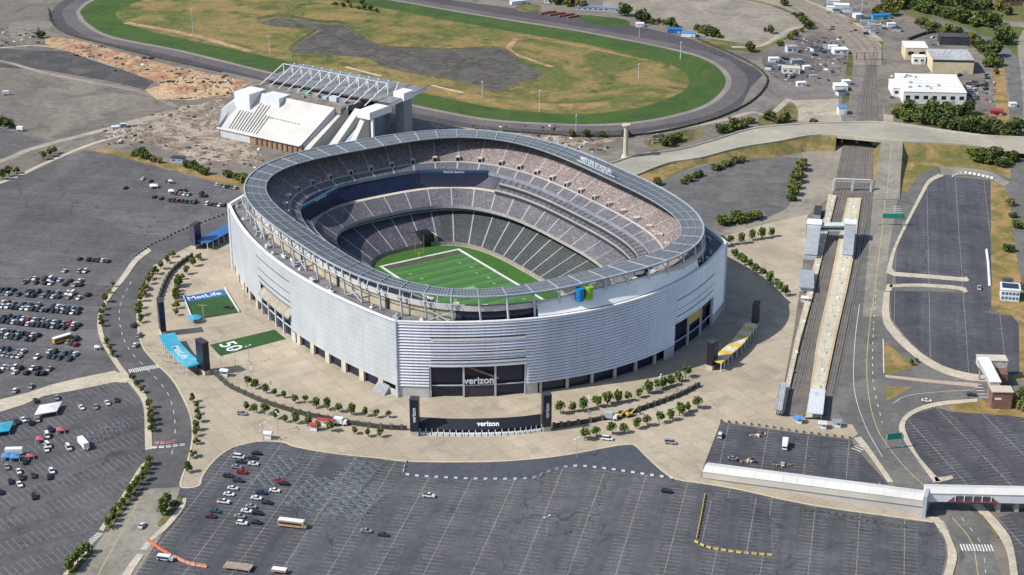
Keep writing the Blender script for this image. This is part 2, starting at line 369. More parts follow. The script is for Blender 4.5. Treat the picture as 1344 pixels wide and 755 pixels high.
sheet('weed_patch',[(845,186),(880,176),(905,170),(925,172),(910,185),(865,196)],m_weeds,True)
sheet('dusty_yard',[(985,115),(1010,90),(1060,60),(1125,45),(1140,80),(1128,130),(1120,165),(1040,165),(985,170),(960,165)],ground_mat('cinder_yard',(.15,.135,.125),(.19,.17,.155),(.11,.10,.095),.02,.25))
sheet('gravel_yard',[(1038,132),(1100,130),(1105,160),(1040,160)],m_gravel)
sheet('weed_patch',[(1000,150),(1040,135),(1045,160),(1000,168)],m_weeds,True)
sheet('grass_verge',[(915,57),(935,52),(1010,62),(995,68),(935,62)],m_grass)
sheet('grass_verge',[(756,22),(770,20),(820,26),(824,34),(790,34)],m_grass,True); sheet('grass_verge',[(676,10),(690,5),(710,8),(706,15),(686,16)],m_weeds,True)
ribbon('service_road',[(850,175),(940,160),(985,148),(1010,150),(1036,130)],5,m_gravel)
ribbon('grass_verge',[(1118,70),(1112,110),(1108,150)],5,m_weeds)
sheet('dusty_field',[(800,-30),(1000,-30),(1030,6),(1072,33),(1040,50),(1000,66),(940,54),(870,30),(790,10)],m_taupe2)
sheet('dusty_strip',[(1052,192),(1108,192),(1094,255),(1060,283),(1015,290),(945,312),(955,296),(1012,284),(1042,262),(1055,214)],m_taupe2)
sheet('grass_verge',[(915,57),(935,51),(1010,62),(995,69),(935,63)],m_weeds)
for q in ([(1085,4),(1110,10),(1150,30),(1165,42),(1150,46),(1120,30),(1084,12)],[(1000,78),(1030,70),(1060,76),(1080,90),(1060,104),(1020,104)],[(1040,60),(1065,48),(1090,56),(1100,72),(1070,80)],[(1225,46),(1262,48),(1290,62),(1270,62),(1230,58)]): sheet('cinder_patch',q,ground_mat('black_cinder',(.085,.08,.082),(.12,.11,.108),(.17,.155,.14),.04,.35),True)
ribbon('service_road',[(1030,-8),(1090,14),(1130,36),(1160,60),(1170,90),(1166,130),(1166,160)],7,m_gravel)
ribbon('service_road',[(960,62),(1000,60),(1034,40),(1062,34)],5,m_gravel)
ribbon('weed_patch',[(1100,24),(1118,27),(1128,30)],8,m_weeds); ribbon('weed_patch',[(1157,54),(1163,60),(1162,74)],8,m_weeds); ribbon('weed_patch',[(1066,30),(1040,46),(1018,56),(990,68)],5,m_weeds)
ribbon('weed_patch',[(960,-4),(1010,6),(1050,22)],5,m_weeds)
# --- far right: grass, roads
sheet('grass_field',[(1150,-20),(1400,-30),(1450,200),(1344,200),(1325,100),(1290,60),(1190,20)],ground_mat('rough_grass',(.07,.095,.025),(.11,.12,.04),(.15,.12,.06),.015,.3))
sheet('industrial_yard',[(1160,40),(1225,42),(1300,75),(1325,110),(1330,172),(1290,165),(1160,150),(1158,90)],m_taupe)
sheet('dirt_ground',[(1300,80),(1318,85),(1325,160),(1310,160)],m_dry)
ribbon('highway',[(1100,-15),(1165,0),(1230,14),(1300,28),(1420,40)],20,m_roadpale)
ribbon('road',[(1225,25),(1275,45),(1310,62),(1331,90),(1337,130),(1338,185),(1336,260),(1342,340),(1350,420)],14,m_road)
ribbon('road',[(1349,40),(1342,60),(1348,110),(1352,170)],8,m_roadpale)
sheet('weed_patch',[(1165,140),(1200,134),(1265,140),(1318,160),(1322,178),(1260,172),(1190,160)],m_weeds,True)
# --- land between rail and east lots
sheet('dry_bank',[(1183,250),(1186,192),(1290,192),(1325,215),(1327,235),(1290,222),(1230,219),(1207,229),(1190,252)],m_dry)
sheet('dry_bank',[(1299,236),(1327,240),(1334,260),(1344,350),(1400,420),(1400,560),(1290,560),(1240,535),(1338,490),(1337,425),(1300,405)],m_dry)
sheet('cinder_lot',[(870,238),(935,215),(985,208),(1040,207),(1052,214),(1040,262),(1015,282),(940,296),(900,270)],m_newasph2:=ground_mat('dark_gravel_lot',(.10,.098,.095),(.13,.125,.12),(.085,.082,.08),.02,.2),True)
ribbon('verge',[(848,236),(900,215),(960,200),(1040,188),(1090,182)],16,m_dry)
# --- west car park
sheet('parking_lot',[(-400,420),(0,243),(112,197),(150,204),(215,222),(312,248),(345,280),(300,283),(240,304),(195,326),(176,340),(160,362),(138,396),(130,420),(132,447),(156,487),(183,521),(190,545),(191,592),(183,612),(159,653),(130,696),(82,756),(-40,900),(-500,900)],m_lotW)
sheet('parking_lot',[(-300,640),(0,532),(58,514),(150,496),(183,521),(190,545),(191,592),(183,612),(159,653),(130,696),(82,756),(-40,900),(-500,900)],m_lotSW)
# --- ring road west
sheet('road',[(176,340),(195,326),(240,304),(300,283),(330,290),(252,322),(220,338),(201,349),(185,378),(180,410),(185,450),(201,473),(225,497),(238,518),(250,545),(253,575),(246,608),(237,635),(246,650),(220,690),(178,756),(120,850),(-30,900),(82,756),(130,696),(159,653),(183,612),(191,592),(190,545),(183,521),(156,487),(132,447),(130,420),(138,396),(160,362)],m_ringroad)
sheet('road',[(192,642),(236,640),(246,650),(220,690),(178,756),(120,850),(30,850),(97,756),(140,697)],m_roadpale)
# --- south lot
sheet('parking_lot',[(237,640),(243,641),(261,638),(265,626),(281,605),(305,588),(339,580),(372,581),(388,587),(440,596),(498,602),(534,606),(600,607),(655,606),(710,602),(754,596),(806,586),(831,584),(845,596),(864,614),(886,629),(922,635),(970,643),(1068,664),(1225,686),(1238,708),(1241,731),(1234,756),(1210,850),(100,850),(178,756),(220,690)],m_lotS)
sheet('fresh_asphalt',[(930,657),(955,655),(984,652),(1008,656),(1013,728),(965,724),(918,711)],m_lotE)
sheet('fresh_asphalt',[(533,607),(600,608),(655,607),(710,603),(754,597),(806,587),(831,585),(845,597),(864,615),(884,629),(848,623),(793,615),(751,612),(718,620),(696,628),(640,629),(592,628),(540,624),(530,618)],m_newasph)
# --- east roads
sheet('road',[(1153,198),(1184,192),(1181,249),(1190,252),(1207,229),(1228,219),(1295,222),(1328,237),(1334,258),(1346,350),(1346,400),(1333,330),(1325,262),(1318,246),(1290,232),(1232,230),(1214,244),(1182,320),(1174,355),(1170,372),(1268,378),(1268,384),(1167,382),(1160,418),(1170,440),(1197,466),(1230,487),(1268,499),(1344,500),(1400,505),(1400,530),(1283,524),(1227,529),(1194,541),(1181,556),(1182,570),(1197,594),(1226,633),(1272,668),(1296,700),(1312,756),(1320,830),(1262,830),(1261,754),(1257,708),(1231,679),(1172,636),(1140,597),(1117,565),(1092,530),(1105,470),(1120,390),(1138,285)],m_road)
sheet('worn_road',[(1155,200),(1181,195),(1180,250),(1166,330),(1163,380),(1157,416),(1132,416),(1138,350),(1146,260)],m_roadpale)
sheet('dry_verge',[(1160,448),(1203,483),(1161,494)],m_dry); sheet('dry_verge',[(1161,508),(1197,508),(1164,527)],m_dry)
sheet('parking_lot',[(1221,240),(1240,231),(1300,237),(1301,404),(1289,410),(1328,415),(1337,425),(1337,490),(1295,493),(1268,490),(1236,481),(1212,466),(1188,442),(1170,419),(1168,382),(1268,385),(1268,378),(1174,373),(1174,354),(1177,315)],m_lotE)
sheet('parking_lot',[(1248,541),(1328,545),(1400,550),(1400,655),(1344,650),(1234,640),(1226,625),(1206,600),(1190,570),(1188,556),(1200,544),(1229,535)],m_lotSE)
sheet('parking_lot',[(1310,680),(1344,668),(1420,670),(1420,800),(1336,800),(1330,720)],m_lotSE)
sheet('dry_verge',[(1248,533),(1328,541),(1360,552),(1328,546),(1248,541)],m_dry)
# --- the plaza
plaza_out=[(183,390),(201,349),(220,338),(252,322),(300,296),(330,280),(500,215),(760,225),(850,290),(945,312),(1015,291),(1060,282),(1056,330),(1050,380),(1042,435),(1030,500),(1018,545),(1081,552),(1119,558),(1126,570),(1117,577),(1051,569),(946,554),(923,614),(920,627),(1212,676),(1225,686),(1068,664),(970,643),(922,635),(886,629),(864,614),(845,596),(831,584),(806,586),(754,596),(710,602),(655,606),(600,607),(534,606),(498,602),(440,596),(388,587),(372,581),(339,580),(305,588),(281,605),(265,626),(261,638),(243,641),(237,635),(246,608),(253,575),(250,545),(238,518),(225,497),(201,473),(185,450),(180,410)]
sheet('plaza',plaza_out,m_plaza)
sheet('parking_lot',[(946,555),(1051,570),(1117,578),(1123,589),(1166,636),(1100,629),(924,612)],m_lotE)
# kerbs round the plaza, 0.12 m high
ribbon('kerb',[(183,390),(180,410),(185,450),(201,473),(225,497),(238,518),(250,545),(253,575),(246,608),(237,635),(243,641),(261,638),(265,626),(281,605),(305,588),(339,580),(372,581),(388,587),(440,596),(498,602),(534,606),(600,607),(655,606),(710,602),(754,596),(806,586),(831,584),(845,596),(864,614),(886,629),(922,635),(970,643),(1068,664),(1225,686)],.9,mat('kerb_stone',(.50,.43,.30),.9,.5,.1),z=.2,raised=.12,n=3)
# --- footpaths
sheet('footpath',[(-200,575),(0,525),(36,516),(65,506),(102,497),(150,487),(168,494),(166,503),(150,502),(102,512),(58,520),(29,532),(0,541),(-200,610)],m_walk)
def edge_strip(name,A,B,m,z=.36):
    A=smooth_pts([at(*p) for p in A],5); B=smooth_pts([at(*p) for p in B],5)
    def resample(P,n):
        d=[0]
        for i in range(1,len(P)): d.append(d[-1]+(P[i]-P[i-1]).length)
        out=[]; j=0
        for k in range(n):
            t=d[-1]*k/(n-1)
            while j<len(P)-2 and d[j+1]<t: j+=1
            out.append(P[j].lerp(P[j+1],max(0,min(1,(t-d[j])/max(1e-6,d[j+1]-d[j])))))
        return out
    n=max(len(A),len(B)); A=resample(A,n); B=resample(B,n); b=MB()
    b.strip([(p.x,p.y,z) for p in A],[(p.x,p.y,z) for p in B],0,False)
    b.strip([(p.x,p.y,0) for p in A],[(p.x,p.y,z) for p in A],0,False); b.strip([(p.x,p.y,z) for p in B],[(p.x,p.y,0) for p in B],0,False)
    return tag(b.build(name,m),kind='structure')
edge_strip('footpath',[(195,326),(176,340),(160,362),(138,394),(128,418),(132,447),(156,487),(183,521),(189,540),(190,566),(190.7,592)],[(199,330),(181,344),(166,365),(143,394),(134,418),(138,445),(162,484),(190,516),(197,541),(199,566),(200,590)],m_walk)
edge_strip('footpath',[(191,607),(183,614),(159,653),(137,686),(130,696)],[(196,607),(188,614),(164,653),(142,687),(136,698)],m_walk)
edge_strip('planting_strip',[(196.5,606),(188.5,614),(164.5,653),(142.5,687),(136.5,698)],[(203,607),(196,616),(173,655),(150,688),(141,699)],m_weeds,.345)
edge_strip('footpath',[(115,721),(98,738),(82,756),(60,785)],[(120,721),(103,738),(88,756),(66,785)],m_walk)
edge_strip('planting_strip',[(120.5,721),(103.5,738),(88.5,756),(66.5,785)],[(125,722),(109,740),(97,757),(76,786)],m_weeds,.345)
edge_strip('footpath',[(240,655),(236,665),(215,690),(193,711)],[(245,655),(241,668),(221,693),(199,712)],m_walk)
edge_strip('footpath',[(180,728),(165,748),(150,775)],[(189,729),(175,750),(160,778)],m_walk)
edge_strip('planting_strip',[(236,652),(230,658),(216,676),(206,688)],[(239.5,652),(235,663),(220,684),(208,692)],m_weeds,.345)
edge_strip('footpath',[(1232,229),(1219,236),(1210,250),(1176,318),(1165,350),(1166,361),(1190,364)],[(1240,231),(1223,239),(1214,252),(1180,318),(1171,350),(1172,357),(1190,359)],m_walk)
edge_strip('footpath',[(1190,364),(1230,367),(1270,370),(1270,366)],[(1190,359),(1230,362),(1266,365),(1268,362)],m_walk)
edge_strip('footpath',[(1160,384),(1158,418),(1170,440),(1197,466),(1230,487),(1268,499),(1300,502)],[(1168,384),(1168,416),(1180,436),(1205,461),(1236,480),(1268,490),(1300,494)],m_walk)
edge_strip('footpath',[(1164,374),(1162,383)],[(1172,373),(1170,383)],m_walk)
edge_strip('footpath',[(1168,374),(1210,373),(1262,377),(1270,384)],[(1168,378),(1210,377),(1258,381),(1266,385)],m_walk)
edge_strip('footpath',[(1232,219.5),(1260,221),(1296,225),(1326,240)],[(1236,230),(1262,230),(1292,233),(1318,245)],m_roadpale,.34)
edge_strip('footpath',[(1283,524),(1227,529),(1194,541),(1181,556),(1182,570),(1197,594),(1226,634)],[(1283,528),(1230,534),(1200,544),(1188,556),(1190,570),(1206,600),(1236,634)],m_walk)
edge_strip('footpath',[(1226,627),(1236,627),(1250,625)],[(1228,633),(1240,632),(1251,629)],m_walk)
edge_strip('footpath',[(1284,504),(1230,500),(1162,493)],[(1284,509),(1230,504),(1162,496)],mat('pink_concrete',(.45,.34,.28),.9,.5,.1))
edge_strip('footpath',[(1276,663),(1300,690),(1320,720),(1326,756),(1328,790)],[(1288,662),(1314,690),(1328,712),(1336,756),(1338,790)],m_walk)
edge_strip('planting_strip',[(1284,676),(1298,690),(1308,706)],[(1290,676),(1304,690),(1314,706)],m_weeds,.345)
edge_strip('footpath',[(1213,678),(1226,686),(1240,706),(1244,731),(1238,756),(1225,790)],[(1232,680),(1240,690),(1250,712),(1256,731),(1250,756),(1240,790)],m_walk)
edge_strip('footpath',[(1121,576),(1138,594),(1166,634)],[(1130,574),(1145,594),(1173,634)],m_walk)
# painted markings
def dashes(px,w,m,on,off,n=5,zz=None,name='road_marking'):
    P=smooth_pts([at(*p) for p in px],n); LEVEL['z']+=.002; z=LEVEL['z'] if zz is None else zz; b=MB(); d=0.
    for i in range(len(P)-1):
        a,c=P[i],P[i+1]; L=(c-a).length; t=(c-a)/L; nn=Vector((-t.y,t.x,0))*w/2; s=0.
        while s<L:
            ph=(d+s)%(on+off)
            e=min(L,s+(on-ph if ph<on else on+off-ph)+1e-4)
            if ph<on:
                p,q=a+t*s,a+t*e; b.quad(*[(v.x,v.y,z) for v in (p-nn,q-nn,q+nn,p+nn)])
            s=e
        d+=L
    return tag(b.build(name,m),kind='structure')
dashes([(172,370),(158,400),(158,430),(170,460),(200,492),(222,520),(230,560),(225,600)],.25,LINE,4,6)
dashes([(192,640),(170,680),(128,756)],.3,YLINE,1000,0)
dashes([(1165,205),(1160,280),(1148,380),(1140,440),(1138,500),(1150,560),(1180,605),(1215,640)],.3,YLINE,1000,0)
dashes([(1150,380),(1146,440),(1146,500),(1158,556)],.3,LINE,3,6)
dashes([(1128,400),(1122,450),(1121,510),(1136,560),(1158,600)],.25,LINE,1000,0)
dashes([(1250,680),(1275,712),(1284,756)],.3,YLINE,1000,0); dashes([(1262,680),(1288,715),(1294,756)],.2,LINE,3,5)
dashes([(1159,445),(1160,490)],.4,LINE,1000,0); dashes([(1172,530),(1190,520),(1230,515),(1280,512)],.25,LINE,1000,0)
dashes([(845,225),(920,202),(1000,182)],.25,LINE,3,5)
def crosswalk(a,b,n,length,w=.55):
    A,B=at(*a),at(*b); d=(B-A); t=d.normalized(); nn=Vector((-t.y,t.x,0)); LEVEL['z']+=.002; z=LEVEL['z']; q=MB()
    for i in range(n):
        c=A+d*(i+.5)/n; p=[c-t*w/2-nn*length/2,c+t*w/2-nn*length/2,c+t*w/2+nn*length/2,c-t*w/2+nn*length/2]; q.poly([(v.x,v.y,z) for v in p])
    tag(q.build('crosswalk',LINE),kind='structure')
crosswalk((169,488),(208,481),15,4.5); crosswalk((114,716),(132,700),9,3.); crosswalk((188,722),(196,712),6,2.6); crosswalk((1260,719),(1304,720),11,5.2); crosswalk((1136,584),(1122,592),4,5.)
crosswalk((1232,684),(1240,700),6,4.); crosswalk((1282,503),(1292,524),5,4.)
crosswalk((1180,284),(1176,270),5,5.)
# --- railway
rail_l=[(1106,192),(1103,205),(1093,255),(1081,300),(1066,398),(1036,517),(1020,546)]
rail_r=[(1154,192),(1153,205),(1147,255),(1135,300),(1120,390),(1094,515),(1086,546)]
b=MB(); A=[at(*p) for p in rail_l]; B=[at(*p) for p in rail_r]; LEVEL['z']+=.002
b.strip([(p.x,p.y,LEVEL['z']) for p in A],[(p.x,p.y,LEVEL['z']) for p in B],0,False); tag(b.build('railway_bed',m_ballast),kind='structure')
b=MB(); A=[at(*p) for p in [(1122,164),(1129,126),(1137,86)]]; B=[at(*p) for p in [(1153,164),(1151,126),(1150,88)]]
b.strip([(p.x,p.y,LEVEL['z']) for p in A],[(p.x,p.y,LEVEL['z']) for p in B],0,False); tag(b.build('railway_bed',m_ballast),kind='structure')
b=MB(); A=smooth_pts([at(*p) for p in [(1000,-14),(1030,4),(1075,31),(1103,51),(1118,71),(1120,86)]],5); B=smooth_pts([at(*p) for p in [(1030,-14),(1063,4),(1111,25),(1144,50),(1156,65),(1157,86)]],5)
m_bed2=ground_mat('brown_ballast',(.215,.18,.145),(.25,.21,.17),(.18,.15,.12),.03,.4)
b.strip([(p.x,p.y,LEVEL['z']) for p in A],[(p.x,p.y,LEVEL['z']) for p in B],0,False); tag(b.build('railway_bed',m_bed2),kind='structure')
m_rail=mat('worn_rail_steel',(.38,.35,.31),.5,.5,.1,.3); m_tie=mat('sleeper_wood',(.075,.062,.05),.9,.9,.2)
tracks=[[(1108,195),(1098,255),(1092,285),(1079,340),(1064,420),(1048,490),(1040,520)],[(1116,195),(1104,255),(1098,285),(1084,340),(1070,420),(1054,490),(1046,520)],
        [(1124,195),(1109,255)],[(1136,200),(1134,255),(1129,300),(1119,360),(1103,440),(1086,518)],[(1150,195),(1142,255),(1136,300),(1125,360),(1110,440),(1093,518)],
        [(1147,88),(1144,126),(1143,162)],[(1140,88),(1134,126),(1130,162)],[(1144,86),(1138,126),(1136,162)],
        [(1010,-14),(1040,4),(1085,29),(1115,50),(1130,68),(1140,88)],[(1018,-14),(1048,4),(1094,28),(1125,50),(1140,68),(1144,86)],[(1026,-14),(1056,4),(1104,27),(1137,50),(1150,68),(1147,88)]]
for ti,px in enumerate(tracks):
    P=smooth_pts([at(*p) for p in px],6); b=MB()
    for off in (-.72,.72):
        for i in range(len(P)-1):
            t=(P[i+1]-P[i]).normalized(); nn=Vector((-t.y,t.x,0)); a=P[i]+nn*off; c=P[i+1]+nn*off
            b.quad(a-nn*.11+Vector((0,0,.32)),c-nn*.11+Vector((0,0,.32)),c+nn*.11+Vector((0,0,.32)),a+nn*.11+Vector((0,0,.32)))
            b.quad(a-nn*.11+Vector((0,0,.1)),c-nn*.11+Vector((0,0,.1)),c-nn*.11+Vector((0,0,.32)),a-nn*.11+Vector((0,0,.32)))
            b.quad(a+nn*.11+Vector((0,0,.32)),c+nn*.11+Vector((0,0,.32)),c+nn*.11+Vector((0,0,.1)),a+nn*.11+Vector((0,0,.1)))
    d=0.
    for i in range(len(P)-1):
        L=(P[i+1]-P[i]).length; t=(P[i+1]-P[i])/L
        s=0
        while s<L:
            c=P[i]+t*s; b.box(c.x,c.y,.10,.45,2.6,.12,1,math.atan2(t.y,t.x)); s+=1.2
    tag(b.build('railway_track',[m_rail,m_tie]),kind='structure')
# ================================================================ STADIUM (local x = short axis, y = long axis)
SC=Vector((-22.6,842.7,0)); SR=R(-147.81)
st=thing('stadium','huge oval open-air stadium clad in silver louvres with a canopy ring round its seats','stadium',SC,SR)
def curve(a,b,n=3.,N=240,z=0.,cx=0,cy=0):
    P=[]
    for i in range(1440):
        t=2*math.pi*i/1440; c,s=math.cos(t),math.sin(t)
        r=(abs(c/a)**n+abs(s/b)**n)**(-1/n); P.append((r*c,r*s))
    d=[0]
    for i in range(1440):
        p,q=P[i],P[(i+1)%1440]; d.append(d[-1]+math.hypot(q[0]-p[0],q[1]-p[1]))
    out=[]; j=0
    for k in range(N):
        t=d[-1]*k/N
        while d[j+1]<t: j+=1
        f=(t-d[j])/(d[j+1]-d[j]); p,q=P[j],P[(j+1)%1440]
        out.append(Vector((cx+p[0]+(q[0]-p[0])*f,cy+p[1]+(q[1]-p[1])*f,z)))
    return out
def off(P,dz): return [Vector((p.x,p.y,p.z+dz)) for p in P]
def side_arc(y): return 111-14*(y/96)**2
def end_arc(x): return 134-38*(x/97)**2
# facade outlines ---------------------------------------------------
def face_pts(kind,s0,s1,step=3.):
    n=max(1,int(abs(s1-s0)/step)); out=[]
    for i in range(n+1):
        s=s0+(s1-s0)*i/n
        if kind==0: p,nn=(s,end_arc(s)),(76*s/97**2,1)
        elif kind==1: p,nn=(side_arc(s),s),(1,28*s/96**2)
        elif kind==2: p,nn=(s,-end_arc(s)),(76*s/97**2,-1)
        else: p,nn=(-side_arc(s),s),(-1,28*s/96**2)
        out.append((Vector((p[0],p[1],0)),Vector((nn[0],nn[1],0)).normalized()))
    return out
def ring_wall(b,kind,s0,s1,z0,z1,mi=0,o=0.):
    F_=face_pts(kind,s0,s1); A=[p+n*o+Vector((0,0,z0)) for p,n in F_]; B=[p+n*o+Vector((0,0,z1)) for p,n in F_]
    if (kind in (0,3))==(s1>s0): A,B=B,A
    b.strip(A,B,mi,False)
def louvres(b,kind,s0,s1,z0,z1,pitch=1.5,dep=.85,mi=0):
    F_=face_pts(kind,s0,s1); rev=(kind in (0,3))==(s1>s0); k0=math.ceil((z0)/pitch)
    zs=[z0]; z=38.6
    lv=[]
    while z>z0+.05: lv.append(z); z-=pitch
    for z in lv:
        if z>z1+.01: continue
        zb=max(z0,z-pitch)
        # bulging slat: upper half leans out, lower lip turns in
        for (za,oa,zc,oc,mi) in ((z,dep*.35,zb+(z-zb)*.42,dep,0),(zb+(z-zb)*.42,dep,zb+(z-zb)*.30,dep*.9,0),(zb+(z-zb)*.30,dep*.9,zb+(z-zb)*.26,0,1),(zb+(z-zb)*.26,0,zb,0,1)):
            A=[p+n*oc+Vector((0,0,zc)) for p,n in F_]; B=[p+n*oa+Vector((0,0,za)) for p,n in F_]
            if rev: A,B=B,A
            b.strip(A,B,mi,False)
        for e,(p,n) in ((0,F_[0]),(1,F_[-1])):
            b.add([p+n*dep*.35+Vector((0,0,z)),p+n*dep+Vector((0,0,zb+(z-zb)*.42)),p+Vector((0,0,zb+(z-zb)*.26)),p+Vector((0,0,z))],[(0,1,2,3)],0)
m_louv,nt_,b_,pos_=base_mat('silver_louvre',.42,.35)
n_=noise_f(nt_,pos_,.05,4,.6); c_=mixc(nt_,ramp(nt_,n_,.35,.65),(.64,.62,.66),(.76,.74,.78))
tc_=nt_.nodes.new('ShaderNodeTexCoord'); sp=nt_.nodes.new('ShaderNodeSeparateXYZ'); nt_.links.new(tc_.outputs['Object'],sp.inputs[0])
jx=mth(nt_,'LESS_THAN',mth(nt_,'FRACT',mth(nt_,'MULTIPLY',sp.outputs[0],1/7.)),.035)
cb_=nt_.nodes.new('ShaderNodeCombineXYZ'); nt_.links.new(mth(nt_,'MULTIPLY',sp.outputs[0],.55),cb_.inputs[0]); nt_.links.new(mth(nt_,'MULTIPLY',sp.outputs[2],.035),cb_.inputs[2])
stk=noise_f(nt_,cb_.outputs[0],1.,5,.7); c_=mixc(nt_,mth(nt_,'MULTIPLY',ramp(nt_,stk,.5,.75),.35),c_,(.42,.41,.43)); c_=mixc(nt_,mth(nt_,'MULTIPLY',jx,.35),c_,(.30,.30,.33)); nt_.links.new(c_,b_.inputs['Base Color'])
m_gap=mat('louvre_gap_shade',(.19,.19,.24),.6,.3,.1)  # darker colour paints shade into the underside and recess of each slat
# smooth side panels carry faint panel joints
m_side,nt_,b_,pos_=base_mat('smooth_silver_panel',.5,.1)
sp=nt_.nodes.new('ShaderNodeSeparateXYZ'); nt_.links.new(pos_,sp.inputs[0])
j1=mth(nt_,'LESS_THAN',mth(nt_,'FRACT',mth(nt_,'MULTIPLY',sp.outputs[2],1/2.6)),.12)
j2=mth(nt_,'LESS_THAN',mth(nt_,'FRACT',mth(nt_,'MULTIPLY',sp.outputs[1],1/6.)),.03)
n_=noise_f(nt_,pos_,.07,4,.6); c_=mixc(nt_,ramp(nt_,n_,.35,.65),(.40,.43,.46),(.47,.50,.535))
c_=mixc(nt_,mth(nt_,'MULTIPLY',mth(nt_,'MAXIMUM',j1,j2),.45),c_,(.27,.30,.35))
cb_=nt_.nodes.new('ShaderNodeCombineXYZ'); nt_.links.new(mth(nt_,'MULTIPLY',sp.outputs[1],.6),cb_.inputs[0]); nt_.links.new(mth(nt_,'MULTIPLY',sp.outputs[2],.04),cb_.inputs[2])
stk=noise_f(nt_,cb_.outputs[0],1.,5,.7); c_=mixc(nt_,mth(nt_,'MULTIPLY',ramp(nt_,stk,.48,.75),.4),c_,(.33,.34,.36)); nt_.links.new(c_,b_.inputs['Base Color'])
FT=38.6
def facade(kind,mats,lou,gates,z_low,slots=True):
    """gates: (s0,s1,ztop) openings; the wall stands on a glazed base below z_low"""
    lim=96.6 if kind in (0,2) else 95.6
    cuts=sorted(gates); edges=[-lim]
    for g0,g1,_ in cuts: edges+= [g0,g1]
    edges.append(lim); b=MB()
    for i in range(0,len(edges)-1):
        s0,s1=edges[i],edges[i+1]; gate=i%2==1; zt=cuts[i//2][2] if gate else None
        z0=zt if gate else (z_low if abs((s0+s1)/2)<93 else 0)
        if lou: louvres(b,kind,s0,s1,z0,FT)
        else: ring_wall(b,kind,s0,s1,z0,FT)
    o=b.build('facade_panel',mats,st)
    # top coping, corner trim
    b=MB(); F_=face_pts(kind,-lim,lim); A=[p+n*.75+Vector((0,0,FT+.35)) for p,n in F_]; B=[p-n*.8+Vector((0,0,FT+.35)) for p,n in F_]; C_=[p+n*.75+Vector((0,0,FT-.2)) for p,n in F_]
    D_=[p-n*.8+Vector((0,0,FT-2.2)) for p,n in F_]
    b.strip(A,B,0,False); b.strip(C_,A,0,False); b.strip(B,D_,0,False); b.build('coping',WHITE,o)
    # glazing behind the base and gates
    b=MB()
    ring_wall(b,kind,-93,93,.2,z_low+.5,0,-1.6)
    for g0,g1,zt in gates: ring_wall(b,kind,g0,g1,.2,zt+.3,0,-2.2)
    b.build('glazing',NAVY,o)
    s=-92.; pw_,ps_=(3.4,13.6) if kind==1 else (1.3,13.)
    while s<93:
        if not any(g0-1<s<g1+1 for g0,g1,_ in gates):
            b=MB(); p,n=face_pts(kind,s,s+1)[0]; b.box(p.x-n.x*.6,p.y-n.y*.6,0,1.3,pw_,z_low+.2,0,math.atan2(n.y,n.x)); b.build('pier',PALECONC,o)
        s+=ps_
    return o
f0=facade(0,[m_louv,m_gap],True,[(-80,-41,16.5),(44.5,85,16.5)],5.6)
f1=facade(1,[m_side],False,[(-29,10,17.4)],5.6)
f2=facade(2,[m_louv,m_gap],True,[(-85,-44,16.5),(41,80,16.5)],5.6)
f3=facade(3,[m_louv,m_gap],True,[(-20,20,16.5)],5.6)
# solid foot of the louvred end where the front stands on the ground
for s0,s1,h in ((85,96.6,7.5),(39.5,44.5,6.2),(-41,-33,8),(-96.6,-80,10)): b=MB(); ring_wall(b,0,s0,s1,0,h,0,.35); b.build('stone_base',mat('stone_base',(.50,.49,.46),.8,.3,.1),f0)
for s0,s1,h,o_ in ((84,95,3.5,.2),(-95.6,-60,4.6,-.7),(10,14,5.3,.15)): b=MB(); ring_wall(b,1,s0,s1,0,h,0,o_); b.build('stone_base',MATS['stone_base'],f1)
# shadow slots across the louvres
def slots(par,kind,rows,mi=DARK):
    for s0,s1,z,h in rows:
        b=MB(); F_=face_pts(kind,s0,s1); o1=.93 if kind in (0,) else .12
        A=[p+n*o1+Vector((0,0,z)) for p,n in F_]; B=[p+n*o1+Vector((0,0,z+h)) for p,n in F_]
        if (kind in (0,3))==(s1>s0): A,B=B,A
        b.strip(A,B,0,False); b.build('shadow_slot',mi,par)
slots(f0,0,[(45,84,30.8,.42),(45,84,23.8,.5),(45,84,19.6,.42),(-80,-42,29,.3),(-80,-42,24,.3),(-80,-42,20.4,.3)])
for s0,s1,z,h in [(45,84,29.6,1.0),(45,84,22.6,1.0),(45,84,18.3,1.0),(44.5,85,16.3,.9)]: b=MB(); ring_wall(b,0,s0,s1,z,z+h,0,.95); b.build('bright_band',WHITE,f0)
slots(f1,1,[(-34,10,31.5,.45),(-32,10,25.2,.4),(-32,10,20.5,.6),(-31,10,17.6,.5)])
# gate glass mullions
def gate_frame(par,kind,g0,g1,zt,nb,name='gate_frame',tan=False):
    b=MB()
    for i in range(nb+1):
        s=g0+(g1-g0)*i/nb; p,n=face_pts(kind,s,s+1)[0]; b.box(p.x-n.x*.3,p.y-n.y*.3,0,.9,.9,zt+.4,0,math.atan2(n.y,n.x))
    for z in (6.2,): 
        F_=face_pts(kind,g0,g1)
        for i in range(len(F_)-1): b.bar(F_[i][0]-F_[i][1]*.6+Vector((0,0,z)),F_[i+1][0]-F_[i+1][1]*.6+Vector((0,0,z)),.45)
    return b.build(name,PALESTEEL,par)
gf=gate_frame(f0,0,45,84.6,16.3,3); gate_frame(f0,0,-80,-41,16.3,3); gate_frame(f1,1,-29,10,12.5,4); gate_frame(f3,3,-20,20,16.3,3)
b=MB(); ring_wall(b,1,-29,10,11.6,12.5,0,1.6); F_=face_pts(1,-29,10); A=[p+n*1.6+Vector((0,0,12.5)) for p,n in F_]; B=[p-n*2+Vector((0,0,16.0)) for p,n in F_]; b.strip(B,A,0,False)
b.build('gate_canopy',mat('canopy_stone',(.30,.27,.22),.9,.4,.2),f1)
